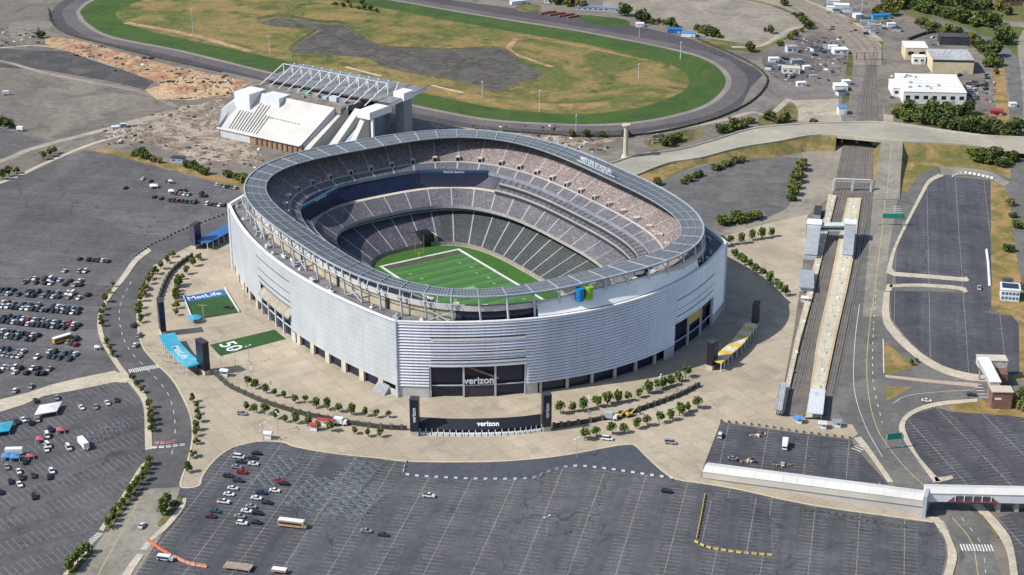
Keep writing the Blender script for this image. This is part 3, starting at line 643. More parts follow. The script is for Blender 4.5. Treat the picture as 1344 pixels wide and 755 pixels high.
b=MB(); ring_wall(b,0,-66,-54,11.5,16.2,0,.2); b.build('yellow_banner',YEL,f0); b=MB(); ring_wall(b,0,-80,-70,12.5,16.2,0,-1.); b.build('banner',mat('dark_red_panel',(.10,.03,.04),.6),f0)
# gate lettering and stripe
p,n=face_pts(0,65,66)[0]; tx=Vector((-n.y,n.x,0))
if tx.x>0: tx=-tx
M=frame(p-n*.1+Vector((0,0,8.6)),tx,(0,0,1)); text_part('lettering','verizon',4.7,WHITE,f0,M,.1,.12)
b=MB(); q0=p-n*.4+Vector((0,0,15.8))-tx*5; q1=p-n*.4+Vector((0,0,9.5))+tx*9
b.bar(q0,q1,.7); b.build('diagonal_stripe',mat('dull_orange',(.30,.17,.10),.6),f0)
b=MB(); F2=[x for x in face_pts(0,59,71)]; A=[p_-n_*.5+Vector((0,0,.3)) for p_,n_ in F2]; B=[p_-n_*.5+Vector((0,0,5.8)) for p_,n_ in F2]; b.strip(B,A,0,False); b.build('entrance_door',mat('dark_purple_glass',(.04,.035,.06),.3),f0)
# corner seams
for sx in (-1,1):
    for sy in (-1,1): b=MB(); b.cyl(sx*97.2,sy*96.2,0,FT+.3,1.0,n=6); b.build('corner_post',PALESTEEL,st)
# sloped stair beside the corner
b=MB(); p=Vector((101,88,0)); b.add([(100,82,0),(105,84.5,0),(102.5,92,0),(98,91,0),(99.5,82,4),(98.5,91,4)],[(0,1,4),(1,2,5,4),(2,3,5),(0,3,2,1)]); b.build('stair_ramp',GREYROOF,st)
# ---- bowl ---------------------------------------------------------
N=240
wall=curve(38,69,3.2,N); 
g=MB(); g.poly(off(wall,.30)); tag(g.build('field_surround',TURF,None,SC,SR),kind='structure')
s_low=seat_mat('seats_lower',(.10,.098,.125),(.055,.055,.072),(.19,.165,.165),.9)
s_green=seat_mat('seats_green',(.055,.068,.066),(.032,.04,.042),(.10,.105,.108),1.0)
s_mid=seat_mat('seats_middle',(.15,.145,.16),(.085,.085,.10),(.25,.215,.205),.9)
s_up=seat_mat('seats_upper',(.27,.21,.19),(.14,.125,.13),(.46,.37,.31),.85)
aisle=mat('aisle_concrete',(.38,.37,.35),.9,.4,.1)
def deck(name,a0,b0,z0,a1,b1,z1,m,every,n0=3.,n1=3.,w=.7,m2=None,rng=None,mid=None):
    A=curve(a0,b0,n0,N,z0); B=curve(a1,b1,n1,N,z1); b=MB(); K=8
    for i in range(N):
        j=(i+1)%N
        mi=0
        if m2 is not None and (A[i].x<-5 and A[i].y>-66): mi=2
        b.quad(A[i],B[i],B[j],A[j],mi)
    # aisles rise with the rows
    for i in range(0,N,every):
        p,q=A[i],B[i]; t=(q-p).normalized(); s=Vector((-t.y,t.x,0)).normalized()*w/2; up=Vector((0,0,.12))
        b.quad(p-s+up,q-s+up,q+s+up,p+s+up,1)
    o=b.build(name,[m,aisle]+([m2] if m2 else []),st)
    return A,B,o
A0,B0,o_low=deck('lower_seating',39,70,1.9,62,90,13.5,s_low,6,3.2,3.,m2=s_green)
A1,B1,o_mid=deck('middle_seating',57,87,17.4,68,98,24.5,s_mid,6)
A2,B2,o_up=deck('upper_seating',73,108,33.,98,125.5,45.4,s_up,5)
b=MB(); b.strip([p.lerp(q,.01)+Vector((0,0,.06)) for p,q in zip(A2,B2)],[p.lerp(q,.24)+Vector((0,0,.06)) for p,q in zip(A2,B2)],0); b.build('front_rows',s_mid,o_up)
for i in range(0,N,5):
    p,q=A2[i],A2[i].lerp(B2[i],.24); t_=(q-p).normalized(); s_=Vector((-t_.y,t_.x,0)).normalized()*.45; u_=Vector((0,0,.16)); b=MB(); b.quad(p-s_+u_,q-s_+u_,q+s_+u_,p+s_+u_); 
    b.build('aisle',aisle,bpy.data.objects['front_rows'])
def band(name,P,dz0,dz1,m,par=st,sh=0,Q=None):
    b=MB(); Q=Q or P; b.strip(off(P,dz0),off(Q,dz1),0); return b.build(name,m,par)
band('field_wall',A0,-1.9,.6,mat('field_wall_pad',(.32,.30,.27),.8),o_low)
fas=mat('fascia_blue',(.05,.07,.16),.4,.3,.3)
band('suite_front',curve(62.3,90.3,3,N,13.5),0,3.6,NAVY)
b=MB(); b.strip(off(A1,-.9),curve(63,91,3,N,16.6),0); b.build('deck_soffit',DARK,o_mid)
band('deck_rail',off(A1,0),-1.,.9,aisle,o_mid)
rl=band('rear_rail',curve(62,90,3,N,13.5),0,1.1,aisle,o_low)
# walkway behind the middle deck, navy suites behind it, soffit of the upper deck
b=MB(); b.strip(curve(68,98,3,N,24.6),curve(71.5,101.5,3,N,24.6),0); b.build('walkway',PALECONC,o_mid)
sw=band('suite_wall',curve(71.7,101.8,3,N,24.6),0,8.2,NAVY,Q=curve(74.2,108.6,3,N,24.6))
band('deck_rail',curve(73,108,3,N,33),-1.3,.9,mat('fascia_pale',(.25,.27,.31),.5,.3,.2),o_up)
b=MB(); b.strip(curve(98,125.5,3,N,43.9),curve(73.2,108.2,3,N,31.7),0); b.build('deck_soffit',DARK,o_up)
# white cross-aisle and vomitories of the upper deck
def lerp_deck(i,f,lift=0.): 
    p=A2[i%N].lerp(B2[i%N],f); return Vector((p.x,p.y,p.z+lift))
b=MB(); b.strip([lerp_deck(i,.24,.15) for i in range(N)],[lerp_deck(i,.275,.15) for i in range(N)],0); b.build('cross_aisle',aisle,o_up)
for i in range(0,N,5):
    p=lerp_deck(i,.30,.0); q=lerp_deck(i,.42,0); t=(q-p); t.z=0; t.normalize(); s=Vector((-t.y,t.x,0))
    b=MB(); c=p.lerp(q,.4); b.box(c.x,c.y,c.z-1.2,3.0,2.8,3.0,0,math.atan2(t.y,t.x)); v=b.build('vomitory',PALECONC,o_up)
    b=MB(); cc=c-t*1.56; b.box(cc.x,cc.y,c.z-.9,.1,1.8,2.2,0,math.atan2(t.y,t.x)); b.build('opening',BLACK,v)
# club balconies along both long sides
for zc,a0,a1 in ((26.6,66.5,71.),(30.2,69.,73.5)):
    A_=curve(a0,a0+31,3,N,zc); B_=curve(a1,a1+31,3,N,zc+1.6)
    for sx in (-1,1):
        b=MB(); prev=None
        idx=[i for i in range(N) if A_[i].x*sx>0 and -70<A_[i].y<84]
        idx.sort(key=lambda i:A_[i].y)
        for u,v in zip(idx[:-1],idx[1:]):
            q=(A_[u],B_[u],B_[v],A_[v]) if sx<0 else (A_[v],B_[v],B_[u],A_[u]); b.quad(*q,0)
            up=Vector((0,0,1.)); dn=Vector((0,0,.5)); b.quad(A_[u]-dn,A_[u]+up*.7,A_[v]+up*.7,A_[v]-dn,1)
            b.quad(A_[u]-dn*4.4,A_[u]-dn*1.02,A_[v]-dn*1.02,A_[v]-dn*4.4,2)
            if u%2==0: s=Vector((0,.35,.15)); b.quad(A_[u]-s+Vector((0,0,.3)),A_[u]+s,B_[u]+s,B_[u]-s+Vector((0,0,.3)),2)
        b.build('club_balcony',[s_mid,aisle,DARK],st)
# front boxes of the lower bowl on the right
# players' tunnel mouth
b=MB(); i=[k for k in range(N) if wall[k].y<-60 and abs(wall[k].x+16)<2][0]
b.box(-13,-73.5,.1,7,9,7.5); b.build('tunnel_mouth',BLACK,o_low)
b=MB(); b.box(-18.,-73,.1,2.2,9.5,6.0); b.build('tunnel_wall',TANWALL,o_low)
# parapet, deck and rear wall
top=curve(98,125.5,3,N,45.4); par_=curve(100.2,127.6,3,N,45.4)
pw=MB(); pw.strip(off(top,0),off(par_,.2),0); pw.strip(off(par_,-2.4),off(par_,.2),0); pw.build('parapet',mat('parapet_white',(.56,.53,.50),.8,.2,.1),st)
b=MB(); P=curve(99.4,126.8,3,N,0)
for i in range(N):
    j=(i+1)%N; p,q=P[i],P[j]
    mi=1 if (p.y>110 and p.x<70) or p.x<-60 else 0
    if i%12 in (0,) : mi=2
    b.quad((p.x,p.y,37),(q.x,q.y,37),(q.x,q.y,42.4),(p.x,p.y,42.4),mi)
b.build('rear_wall',[TANWALL,NAVY,DARK],st)
b=MB(); P=curve(98,125,3,N,42.6); P2=curve(100.,127.3,3,N,42.6); b.strip(P2,P,0); b.build('ledge',DARK,st)
# perimeter roof deck between rear wall and facade
def outline(z,inset=.7):
    out=[]
    for kind,s0,s1 in ((1,-95.6,95.6),(0,96.6,-96.6),(3,95.6,-95.6),(2,-96.6,96.6)):
        out+=[p-n*inset+Vector((0,0,z)) for p,n in face_pts(kind,s0,s1,4)]
    return out
OL=outline(0.)
def ray_out(ang):                                     # distance from the centre to the facade
    d=(math.cos(ang),math.sin(ang)); best=1e9
    for i in range(len(OL)):
        p,q=OL[i],OL[(i+1)%len(OL)]; ex,ey=q.x-p.x,q.y-p.y; den=d[0]*ey-d[1]*ex
        if abs(den)<1e-9: continue
        t=(p.x*ey-p.y*ex)/den; u_=(p.x*d[1]-p.y*d[0])/den
        if t>0 and -1e-6<=u_<=1+1e-6: best=min(best,t)
    return best
m_deck=ground_mat('roof_deck',(.14,.135,.145),(.18,.175,.18),(.095,.095,.105),.06,.7)
b=MB(); IN=curve(99.2,126.6,3,N,36.8); OUT=[]
for p in IN:
    a=math.atan2(p.y,p.x); r=ray_out(a); OUT.append(Vector((math.cos(a)*r,math.sin(a)*r,36.8)))
b.strip(OUT,IN,0); b.build('roof_deck',m_deck,st)
# white membrane over part of the deck (right of the front)
b=MB()
for i in range(N):
    j=(i+1)%N
    if IN[i].y>60 and -62<IN[i].x<41 and -62<IN[j].x<41 and IN[j].y>60:
        f=lambda k,t,z: Vector((IN[k].x+(OUT[k].x-IN[k].x)*t,IN[k].y+(OUT[k].y-IN[k].y)*t,z))
        b.quad(f(i,.12,45.9),f(i,.97,39.2),f(j,.97,39.2),f(j,.12,45.9),0)
b.build('white_membrane',mat('white_membrane',(.86,.85,.82),.7,.1,.04),st)
# rooftop plant
rr=random.Random(3)
for k in range(74):
    i=rr.randrange(N); 
    if IN[i].y>60 and -66<IN[i].x<45: continue
    if math.hypot(OUT[i].x-IN[i].x,OUT[i].y-IN[i].y)<4: continue
    t=rr.uniform(.25,.75); p=IN[i].lerp(OUT[i],t); a=math.atan2(IN[(i+1)%N].y-IN[i].y,IN[(i+1)%N].x-IN[i].x)
    b=MB(); b.box(0,0,0,rr.uniform(1.5,5),rr.uniform(1,2.2),rr.uniform(.7,1.9),0); b.box(.2,.1,1.,1.,.9,rr.uniform(.9,1.5),1)
    b.build('rooftop_unit',[rr.choice([PALESTEEL,STEEL,GREYROOF,WHITE]),STEEL],st,p,a)
# ---- canopy ring --------------------------------------------------
RO=curve(102.3,128.6,2.85,N,50.6,2,0); RI=curve(88.3,114.2,3.4,N,49.6,2,0)
m_can,nt_,b_,pos_=base_mat('canopy_sheet',.75,.0)
n_=noise_f(nt_,pos_,.12,4,.6); nt_.links.new(mixc(nt_,ramp(nt_,n_,.35,.65),(.125,.14,.155),(.175,.19,.205)),b_.inputs['Base Color'])
b=MB(); b.strip(RO,RI,0); b.strip(off(RI,-.5),off(RO,-.5),0); b.strip(off(RI,-.5)[::-1],RI[::-1],0); b.strip(off(RO,-.5),RO,0)
canopy=b.build('roof_canopy',m_can,st)
b=MB()
for i in range(N):
    for f in (0,.5):
        j=(i+1)%N; p=RO[i].lerp(RO[j],f); q=RI[i].lerp(RI[j],f); b.bar(p+Vector((0,0,.08)),q+Vector((0,0,.08)),.2)
b.build('standing_seam',mat('seam_dark_grey',(.10,.12,.14),.6),canopy)  # seam bars in one even grey, darker than the sheet
for i in range(0,N,4):
    b=MB(); b.bar(RO[i]+Vector((0,0,.3)),RI[i]+Vector((0,0,.3)),.38); b.build('canopy_rib',STEEL,canopy)
b=MB()
for i in range(N):
    j=(i+1)%N; b.bar(RO[i]+Vector((0,0,.2)),RO[j]+Vector((0,0,.2)),.7); 
b.build('edge_beam',STEEL,canopy)
for f in (.35,.68):
    b=MB()
    for i in range(N): j=(i+1)%N; b.bar(RO[i].lerp(RI[i],f)+Vector((0,0,.22)),RO[j].lerp(RI[j],f)+Vector((0,0,.22)),.16)
    b.build('purlin',STEEL,canopy)
b=MB()
for i in range(N): j=(i+1)%N; b.bar(RI[i]+Vector((0,0,.1)),RI[j]+Vector((0,0,.1)),.3)
b.build('edge_beam',STEEL,canopy)
# posts and bracing under the canopy
PB=curve(101.6,128.,2.95,N,36.9,1,0)
for i in range(0,N,4):
    b=MB(); p=PB[i]; q=RO[i]; b.bar(p,Vector((q.x,q.y,50.2)),.75)
    r=RI[i]; b.bar(Vector((p.x,p.y,45.5)),q.lerp(r,.45)-Vector((0,0,.6)),.35)
    if i%16==0: 
        n2=PB[(i+4)%N]; b.bar(p,Vector((n2.x,n2.y,43)),.4); b.bar(n2,Vector((p.x,p.y,43)),.4)
    b.build('canopy_post',PALESTEEL,st)
# outer service truss that rides the near rim
b=MB(); T0=curve(104.2,130.6,2.85,N,47.6,2,0)
for i in range(N):
    j=(i+1)%N
    if T0[i].x<72 or T0[i].y<-80: continue
    b.bar(T0[i],T0[j],.3)
    if i%2==0: b.bar(T0[i],RO[i],.25)
    if i%4==0: b.bar(T0[i],Vector((PB[i].x,PB[i].y,43.)),.25)
b.build('gutter_truss',PALESTEEL,st)
# back wall under the canopy at the top row
band('canopy_back',curve(99,126.5,3,N,45.5),0,4.4,NAVY,Q=curve(101.,127.8,2.9,N,45.5))
# only the far half is walled; the near half stays open
o=bpy.data.objects['canopy_back']; me=o.data
import bmesh
bm=bmesh.new(); bm.from_mesh(me)
kill=[f for f in bm.faces if f.calc_center_median().y>75 or (f.calc_center_median().x>60 and f.calc_center_median().y>-60)]
bmesh.ops.delete(bm,geom=kill,context='FACES'); bm.to_mesh(me); bm.free()
# ---- scoreboards --------------------------------------------------
def board(p0,p1,z0,z1,txt):
    p0,p1=Vector(p0),Vector(p1); c=(p0+p1)/2; d=p1-p0; a=math.atan2(d.y,d.x); L=d.length
    b=MB(); b.box(0,0,z0,L,1.6,z1-z0); s=b.build('scoreboard',mat('scoreboard_screen',(.045,.045,.085),.6,.2,.1),st,(c.x,c.y,0),a)
    b=MB(); b.box(0,0,z1+.01,L,1.8,1.5); b.build('header',mat('header_blue',(.03,.085,.16),.5),s)
    sgn=1 if (Vector((-math.sin(a),math.cos(a)))@Vector((-c.x,-c.y)) if False else (-math.sin(a)*-c.x+math.cos(a)*-c.y)>0) else -1
    M=frame(Vector((0,sgn*.95,z1+.75)),(-sgn,0,0),(0,0,1)); text_part('lettering',txt,1.9,WHITE,s,M,.03,.04)
board((-27.,-102.5,0),(-61,-81.5,0),19.4,33.2,'MetLife Stadium')
board((27.,-102.5,0),(61,-81.5,0),21.2,33.2,'MetLife Stadium')
# ---- roof sign ----------------------------------------------------
i=min(range(N),key=lambda k:(RI[k].x+86)**2+(RI[k].y+8)**2); p=RI[i].lerp(RO[i],.12); t=(RI[(i+1)%N]-RI[i-1]).normalized()
if t.y<0: t=-t
sgn=MB(); c=p; a=math.atan2(t.y,t.x); sgn.box(0,0,0,37,.5,.6); 
s=sgn.build('roof_sign',STEEL,st,(c.x,c.y,50.8),a); M=frame(Vector((0,-.05,2.4)),(1,0,0),(0,0,1)); text_part('lettering','METLIFE STADIUM',3.7,PALESTEEL,s,M,.15,.08)
# ---- logo tanks on the near rim
b=MB(); 
b.cyl(0,0,0,6.0,2.1,2.1,16); b.build('blue_drum',mat('bright_blue',(.0,.17,.42),.5),st,(17.5,129.6,43.4)); b=MB(); b.cyl(0,0,0,6.0,2.1,2.1,16); b.build('green_drum',mat('lime_green',(.20,.40,.03),.5),st,(12.8,130.2,43.4))
# ---- the playing field -------------------------------------------
def field_mat():
    m=bpy.data.materials.new('striped_turf'); m.use_nodes=True; nt=m.node_tree; b=nt.nodes['Principled BSDF']; b.inputs['Roughness'].default_value=.9
    tc=nt.nodes.new('ShaderNodeTexCoord'); sep=nt.nodes.new('ShaderNodeSeparateXYZ'); nt.links.new(tc.outputs['Object'],sep.inputs[0])
    w=mth(nt,'LESS_THAN',mth(nt,'FRACT',mth(nt,'DIVIDE',mth(nt,'ADD',sep.outputs[1],500*1.),9.144)),.5)
    n=noise_f(nt,tc.outputs['Object'],.3,5,.65)
    c=mixc(nt,w,(.035,.12,.025),(.055,.155,.038)); c=mixc(nt,ramp(nt,n,.3,.7),mixc(nt,1.,c,(.85,)*3,'MULTIPLY'),mixc(nt,1.,c,(1.15,)*3,'MULTIPLY'))
    nt.links.new(c,b.inputs['Base Color']); return m
b=MB(); b.poly([(-24.4,-54.9,0),(24.4,-54.9,0),(24.4,54.9,0),(-24.4,54.9,0)]); tag(b.build('playing_field',field_mat(),None,(SC.x,SC.y,.32),SR),kind='structure')
b=MB()
for (x0,x1,y0,y1) in ((-26.2,-24.45,-56.7,56.7),(24.45,26.2,-56.7,56.7),(-24.4,24.4,-56.7,-54.95),(-24.4,24.4,54.95,56.7)): b.quad((x0,y0,0),(x1,y0,0),(x1,y1,0),(x0,y1,0))
tag(b.build('field_border',LINE,None,(SC.x,SC.y,.335),SR),kind='structure')
b=MB()
for k in range(-10,11): y=k*4.572; b.quad((-24.2,y-.06,0),(24.2,y-.06,0),(24.2,y+.06,0),(-24.2,y+.06,0))
for k in range(-4,5):
    for x in (-16,16): b.quad((x-2.1,k*9.144-1.1,0),(x-.3,k*9.144-1.1,0),(x-.3,k*9.144+1.1,0),(x-2.1,k*9.144+1.1,0)) if k%2 else b.quad((x+.3,k*9.144-1.1,0),(x+1.6,k*9.144-1.1,0),(x+1.6,k*9.144+1.1,0),(x+.3,k*9.144+1.1,0))
b.quad((-4,-3,0),(4,-3,0),(3,3,0),(-3,3,0))
tag(b.build('yard_lines',mat('faded_field_paint',(.22,.34,.18),.9),None,(SC.x,SC.y,.335),SR),kind='structure')
b=MB()
for s in (-1,1): b.quad((-24,s*54.5,0),(24,s*54.5,0),(24,s*48.5,0),(-24,s*48.5,0))
tag(b.build('end_zone',mat('end_zone_paint',(.085,.088,.06),.9,.3,.25),None,(SC.x,SC.y,.345),SR),kind='structure')
for s,l in ((-1,'yellow goalpost at the far end of the field by the tunnel'),(1,'yellow goalpost at the near end of the field under the rim')):
    t=thing('goalpost',l,'goalpost',SC+Matrix.Rotation(SR,4,'Z')@Vector((0,s*56.,.1)),SR); b=MB(); b.bar((0,s*1,0),(0,s*1,3),.25); b.bar((0,s*1,3),(0,0,3),.22); b.build('post',YEL,t)
    b=MB(); b.bar((-2.8,0,3),(2.8,0,3),.18); b.build('crossbar',YEL,t); 
    for sx in (-1,1): b=MB(); b.bar((sx*2.8,0,3),(sx*2.8,0,13),.16); b.build('upright',YEL,t)
# sideline benches and kit
# ================================================================ GATES, FENCES, SMALL FIELDS
def w2(v,z=0): return (v.x,v.y,z)
def out_ang(p): return math.atan2(p.y-SC.y,p.x-SC.x)
def pylon(px,h,w,d,label,m,txt=None,plinth=True,rot=None,side=None):
    P=at(*px); a=out_ang(P) if rot is None else rot
    t=thing('gate_pylon',label,'gate tower',P,a)           # local +x faces away from the stadium
    b=MB()
    if plinth: b.box(0,0,0,d*.9,w*.9,2.6); b.build('plinth',PALECONC,t)
    z0=2.62 if plinth else 0
    b=MB(); b.box(0,0,z0,d,w,h-z0); o=b.build('board',m,t)
    b=MB(); b.box(0,0,h+.003,d+.25,w+.25,.45); b.build('cap',DARK,o)
    for s in (-1,1): b=MB(); b.box(s*(d/2+.06),0,z0+.3,.1,w*.86,h-z0-.8); b.build('screen',side or NAVY,o)
    if txt:
        for s in (1,-1):
            M=frame(Vector((s*(d/2+.16),0,h*.60)),(0,0,1),(0,-s,0)); text_part('lettering',txt,w*.62,WHITE,o,M,.03,.03)
    return t
pylon((545,571),18,3.9,3.7,'black square gate tower left of the front gate wall, white plinth below',BLACK,'verizon')
pylon((717,565),18,3.9,3.7,'black square gate tower right of the front gate wall, lettering down its face',BLACK,'verizon')
pylon((214,439),18.5,6.6,2.6,'dark navy slab tower at the upper end of the light blue gate canopy',NAVY,None)
pylon((268,490),17,7.0,3.2,'black slab tower at the lower end of the light blue gate canopy',BLACK,None)
pylon((934,484),14.5,4.6,3.6,'black tower at the lower left end of the yellow and white canopy',BLACK,None)
pylon((991,430),13.5,5.6,3.,'dark purple slab tower at the upper right end of the yellow canopy',mat('purple_board',(.05,.045,.065),.5),None)
pylon((258,325),14.5,7.0,3.,'grey-violet slab tower beside the royal blue canopy at the far left',mat('violet_board',(.085,.08,.12),.5),None)
def canopy_strip(name,label,px,w,z,mats,cols=None,txt=None,tsize=3.,segm=None,tilt=0.,flip=False,thick=.8,n=5):
    P=smooth_pts([at(x,y,z) for x,y in px],n); c=at(*px[len(px)//2]); t=thing(name,label,'canopy',(c.x,c.y,0))
    L=[];Rr=[]
    for i,p in enumerate(P):
        d=(P[min(i+1,len(P)-1)]-P[max(i-1,0)]).normalized(); nn=Vector((-d.y,d.x,0)); q=Vector((p.x-c.x,p.y-c.y,z)); L.append(q+nn*w/2+Vector((0,0,tilt))); Rr.append(q-nn*w/2)
    b=MB()
    for i in range(len(P)-1):
        mi=(i//segm)%len(mats) if segm else 0
        b.quad(Rr[i],Rr[i+1],L[i+1],L[i],mi); dz=Vector((0,0,thick))
        b.quad(Rr[i]-dz,Rr[i+1]-dz,Rr[i+1],Rr[i],mi); b.quad(L[i],L[i+1],L[i+1]-dz,L[i]-dz,mi); b.quad(L[i]-dz,L[i+1]-dz,Rr[i+1]-dz,Rr[i]-dz,mi)
    for k in (0,-1): dz=Vector((0,0,thick)); b.quad(L[k]-dz,Rr[k]-dz,Rr[k],L[k],0)
    r=b.build('roof',mats,t)
    step=max(2,len(P)//8)
    for i in range(0,len(P),step):
        for q in (L[i],Rr[i]):
            b=MB(); qq=q.lerp(L[i]+(Rr[i]-L[i])*.5,.15); b.cyl(qq.x,qq.y,0,z-thick+.02,.22,n=6); b.build('column',WHITE,t)
    b=MB(); C_=[(l+r_)*.5 for l,r_ in zip(L,Rr)]
    for i in range(len(C_)-1): p,q=C_[i],C_[i+1]; b.quad((p.x,p.y,.4),(q.x,q.y,.4),(q.x,q.y,z-thick-.3),(p.x,p.y,z-thick-.3))
    b.build('gate_panels',DARK,t)
    if txt:
        i=len(P)//2; d=(P[i+1]-P[i-1]).normalized(); mid=C_[i]
        x=Vector((d.x,d.y,0)); y=Vector((-d.y,d.x,0))
        if flip: x,y=-x,-y
        M=frame(mid+Vector((0,0,.06+tilt/2)),x,y+Vector((0,0,tilt/w if not flip else -tilt/w))); text_part('lettering',txt,tsize,WHITE,r,M,.02,.03)
    return t
canopy_strip('gate_canopy','curved light blue canopy roof between the two dark slab towers on the left',[(219,438),(227,452),(243,469),(256,479)],8.0,5.5,[BLUE,mat('paler_blue',(.10,.42,.54),.5)],txt='MetLife',tsize=5.5,segm=7)
canopy_strip('gate_canopy','royal blue canopy roof running behind the far left of the stadium',[(265,317),(283,308),(300,299),(322,290)],9.,5.,[ROYAL])
canopy_strip('gate_canopy','curved yellow and white canopy roof right of the stadium',[(940,474),(952,463),(967,450),(977,437),(986,424)],6.2,5.2,[YEL,mat('canopy_cream',(.62,.56,.42),.6)],segm=2)
# front gate wall with its name board
fg=[at(551,569),at(590,571),at(632,571),at(675,569),at(710,565)]; c=fg[2]
t=thing('gate_canopy','long black sign board with white lettering across the front plaza gate','gate canopy',(c.x,c.y,0))
P=[p-c for p in smooth_pts(fg,5)]; nrm=[]
b=MB()
A=[Vector((p.x,p.y-.6,3.0)) for p in P]; B=[Vector((p.x,p.y+3.6,6.4)) for p in P]; b.strip(A,B,0,False); b.strip([Vector((p.x,p.y+3.7,6.4)) for p in P],[Vector((p.x,p.y+.2,3.0)) for p in P],0,False); 
sb=b.build('sign_board',BLACK,t); M=frame(P[len(P)//2]+Vector((3.,1.5,4.8)),(1,0.01,0),(0,4.2,3.4)); text_part('lettering','verizon',3.3,WHITE,sb,M,.03,.08)
b=MB(); A=[Vector((p.x,p.y+.8,.2)) for p in P]; B=[Vector((p.x,p.y+.8,3.2)) for p in P]; b.strip(A,B,0,False); b.build('gate_panels',mat('dark_gate_panels',(.06,.06,.075),.6),t)
for i in range(0,len(P),1):
    p=P[i]; b=MB(); b.box(p.x+.2,p.y-.2,0,.4,.5,3.1); b.build('post',WHITE,t)
    if i<len(P)-1:
        q=P[i+1]; 
        for k in (.25,.5,.75): r_=p.lerp(q,k); b=MB(); b.box(r_.x,r_.y-.9,0,.9,1.6,1.35); b.build('turnstile',WHITE,t)
def fence(label,px,h=2.2,posts=6.,cat='fence',w=.9):
    P=smooth_pts([at(*p) for p in px],5); c=P[0]; t=thing('perimeter_fence',label,cat,(c.x,c.y,0)); b=MB()
    L=[];Rr=[]
    for i,p in enumerate(P):
        d=(P[min(i+1,len(P)-1)]-P[max(i-1,0)]).normalized(); nn=Vector((-d.y,d.x,0))*w/2; q=Vector((p.x-c.x,p.y-c.y,0)); L.append(q+nn); Rr.append(q-nn)
    up=Vector((0,0,h))
    for i in range(len(P)-1):
        b.quad(Rr[i],Rr[i+1],Rr[i+1]+up,Rr[i]+up); b.quad(L[i+1],L[i],L[i]+up,L[i+1]+up); b.quad(Rr[i]+up,Rr[i+1]+up,L[i+1]+up,L[i]+up)
    b.build('mesh_panel',mat('fence_green_black',(.055,.06,.045),.8,.6,.4),t)
    for i in range(0,len(P),2): q=(L[i]+Rr[i])/2; b=MB(); b.box(q.x,q.y,0,w+.5,w+.5,h+.5); b.build('post',mat('fence_post',(.12,.11,.10),.7),t)
fence('long dark curved fence on the plaza between the left gate and the front gate',[(284,494),(300,508),(322,519),(345,529),(372,538),(400,546),(430,552),(462,558),(500,563),(534,565)])
fence('long dark curved fence on the plaza right of the front gate',[(727,562),(752,559),(790,552),(822,545),(850,536),(870,529),(895,519),(918,507)])
fence('dark curved fence between the two tree rows at the upper left of the plaza',[(252,338),(238,347),(226,358),(218,370),(212,384),(208,397)])
# small turf fields on the plaza
def flat_local(name,t,quadpx,m,z):
    b=MB(); L=t.location; P=[at(*p) for p in quadpx]; b.poly([(p.x-L.x,p.y-L.y,z) for p in P]); return b.build(name,m,t)
c=at(277,400); t=thing('play_field','small green turf field with a blue end on the plaza left of the stadium','play field',(c.x,c.y,0))
flat_local('turf',t,[(253,421),(313,411),(298,388),(243,398)],mat('dark_turf',(.03,.085,.025),.9,.4,.2),.36)
tz=flat_local('painted_end',t,[(243,398),(298,388),(293.5,380.5),(239,391)],ROYAL,.365)
p0,p1=at(241,394.5),at(295,384.5); m_=(p0+p1)/2-c; up=(at(268,385.5)-at(271,393)); M=frame(Vector((m_.x,m_.y,.40)),p1-p0,up); text_part('lettering','MetLife',6.2,WHITE,tz,M,.01,.06)
for a_,b_2 in (((241,391),(253,421)),((295,380),(314,411))):
    q0,q1=at(*a_)-c,at(*b_2)-c; b=MB(); q0.z=q1.z=1.1; b.bar(q0,q1,.35); b.bar(q0-Vector((0,0,.7)),q1-Vector((0,0,.7)),.3); b.build('side_rail',WHITE,t)
for (x,y) in ((267,417),): q=at(x,y)-c; b=MB(); b.bar((q.x,q.y,.3),(q.x,q.y,7),.3); b.bar((q.x-2.5,q.y,7),(q.x+2.5,q.y,7),.2); b.build('goalpost',mat('pale_yellow',(.55,.52,.35),.6),t)
c=at(318,450); t=thing('turf_strip','long green turf strip marked 50 leading to the left gate of the stadium','turf strip',(c.x,c.y,0))
tz=flat_local('turf',t,[(275.4,453.5),(289,468),(375,445.5),(360.5,433.5)],MATS['dark_turf'],.36)
x_=(at(309,459.2)-at(297,451.5)); y_=Matrix.Rotation(math.pi/2,3,'Z')@x_; m_=at(302.5,455.8)-c
M=frame(Vector((m_.x,m_.y,.40)),x_,y_); text_part('lettering','50',12.,WHITE,tz,M,.01,.12)
# tents
def tent(name,label,px,r,h,m,n=8,rot=0.,sx=1.,cat='tent'):
    P=at(*px); t=thing(name,label,cat,P,rot); b=MB()
    for i in range(n):
        a0,a1=2*math.pi*i/n,2*math.pi*(i+1)/n; p=(math.cos(a0)*r*sx,math.sin(a0)*r,h*.68); q=(math.cos(a1)*r*sx,math.sin(a1)*r,h*.68)
        b.add([p,q,(0,0,h)],[(0,1,2)]); b.quad((p[0],p[1],p[2]-.4),(q[0],q[1],q[2]-.4),q,p)
    b.build('roof',m,t)
    for i in range(0,n,2 if n>4 else 1): a0=2*math.pi*i/n; b=MB(); b.bar((math.cos(a0)*r*sx*.97,math.sin(a0)*r*.97,0),(math.cos(a0)*r*sx*.97,math.sin(a0)*r*.97,h*.68),.12); b.build('pole',WHITE,t)
tent('tent','light blue tent standing beside the small turf field',(256,423),3.6,4.2,BLUE)
q4=R(45+12)
tent('canopy_tent','large white canopy tent on the left lot just below the tan footpath',(64,542),5.6,3.6,WHITE,4,q4,1.5)
tent('canopy_tent','blue canopy tent cut off by the left picture edge below the footpath',(1,567),6,3.4,BLUE,4,q4,1.3)
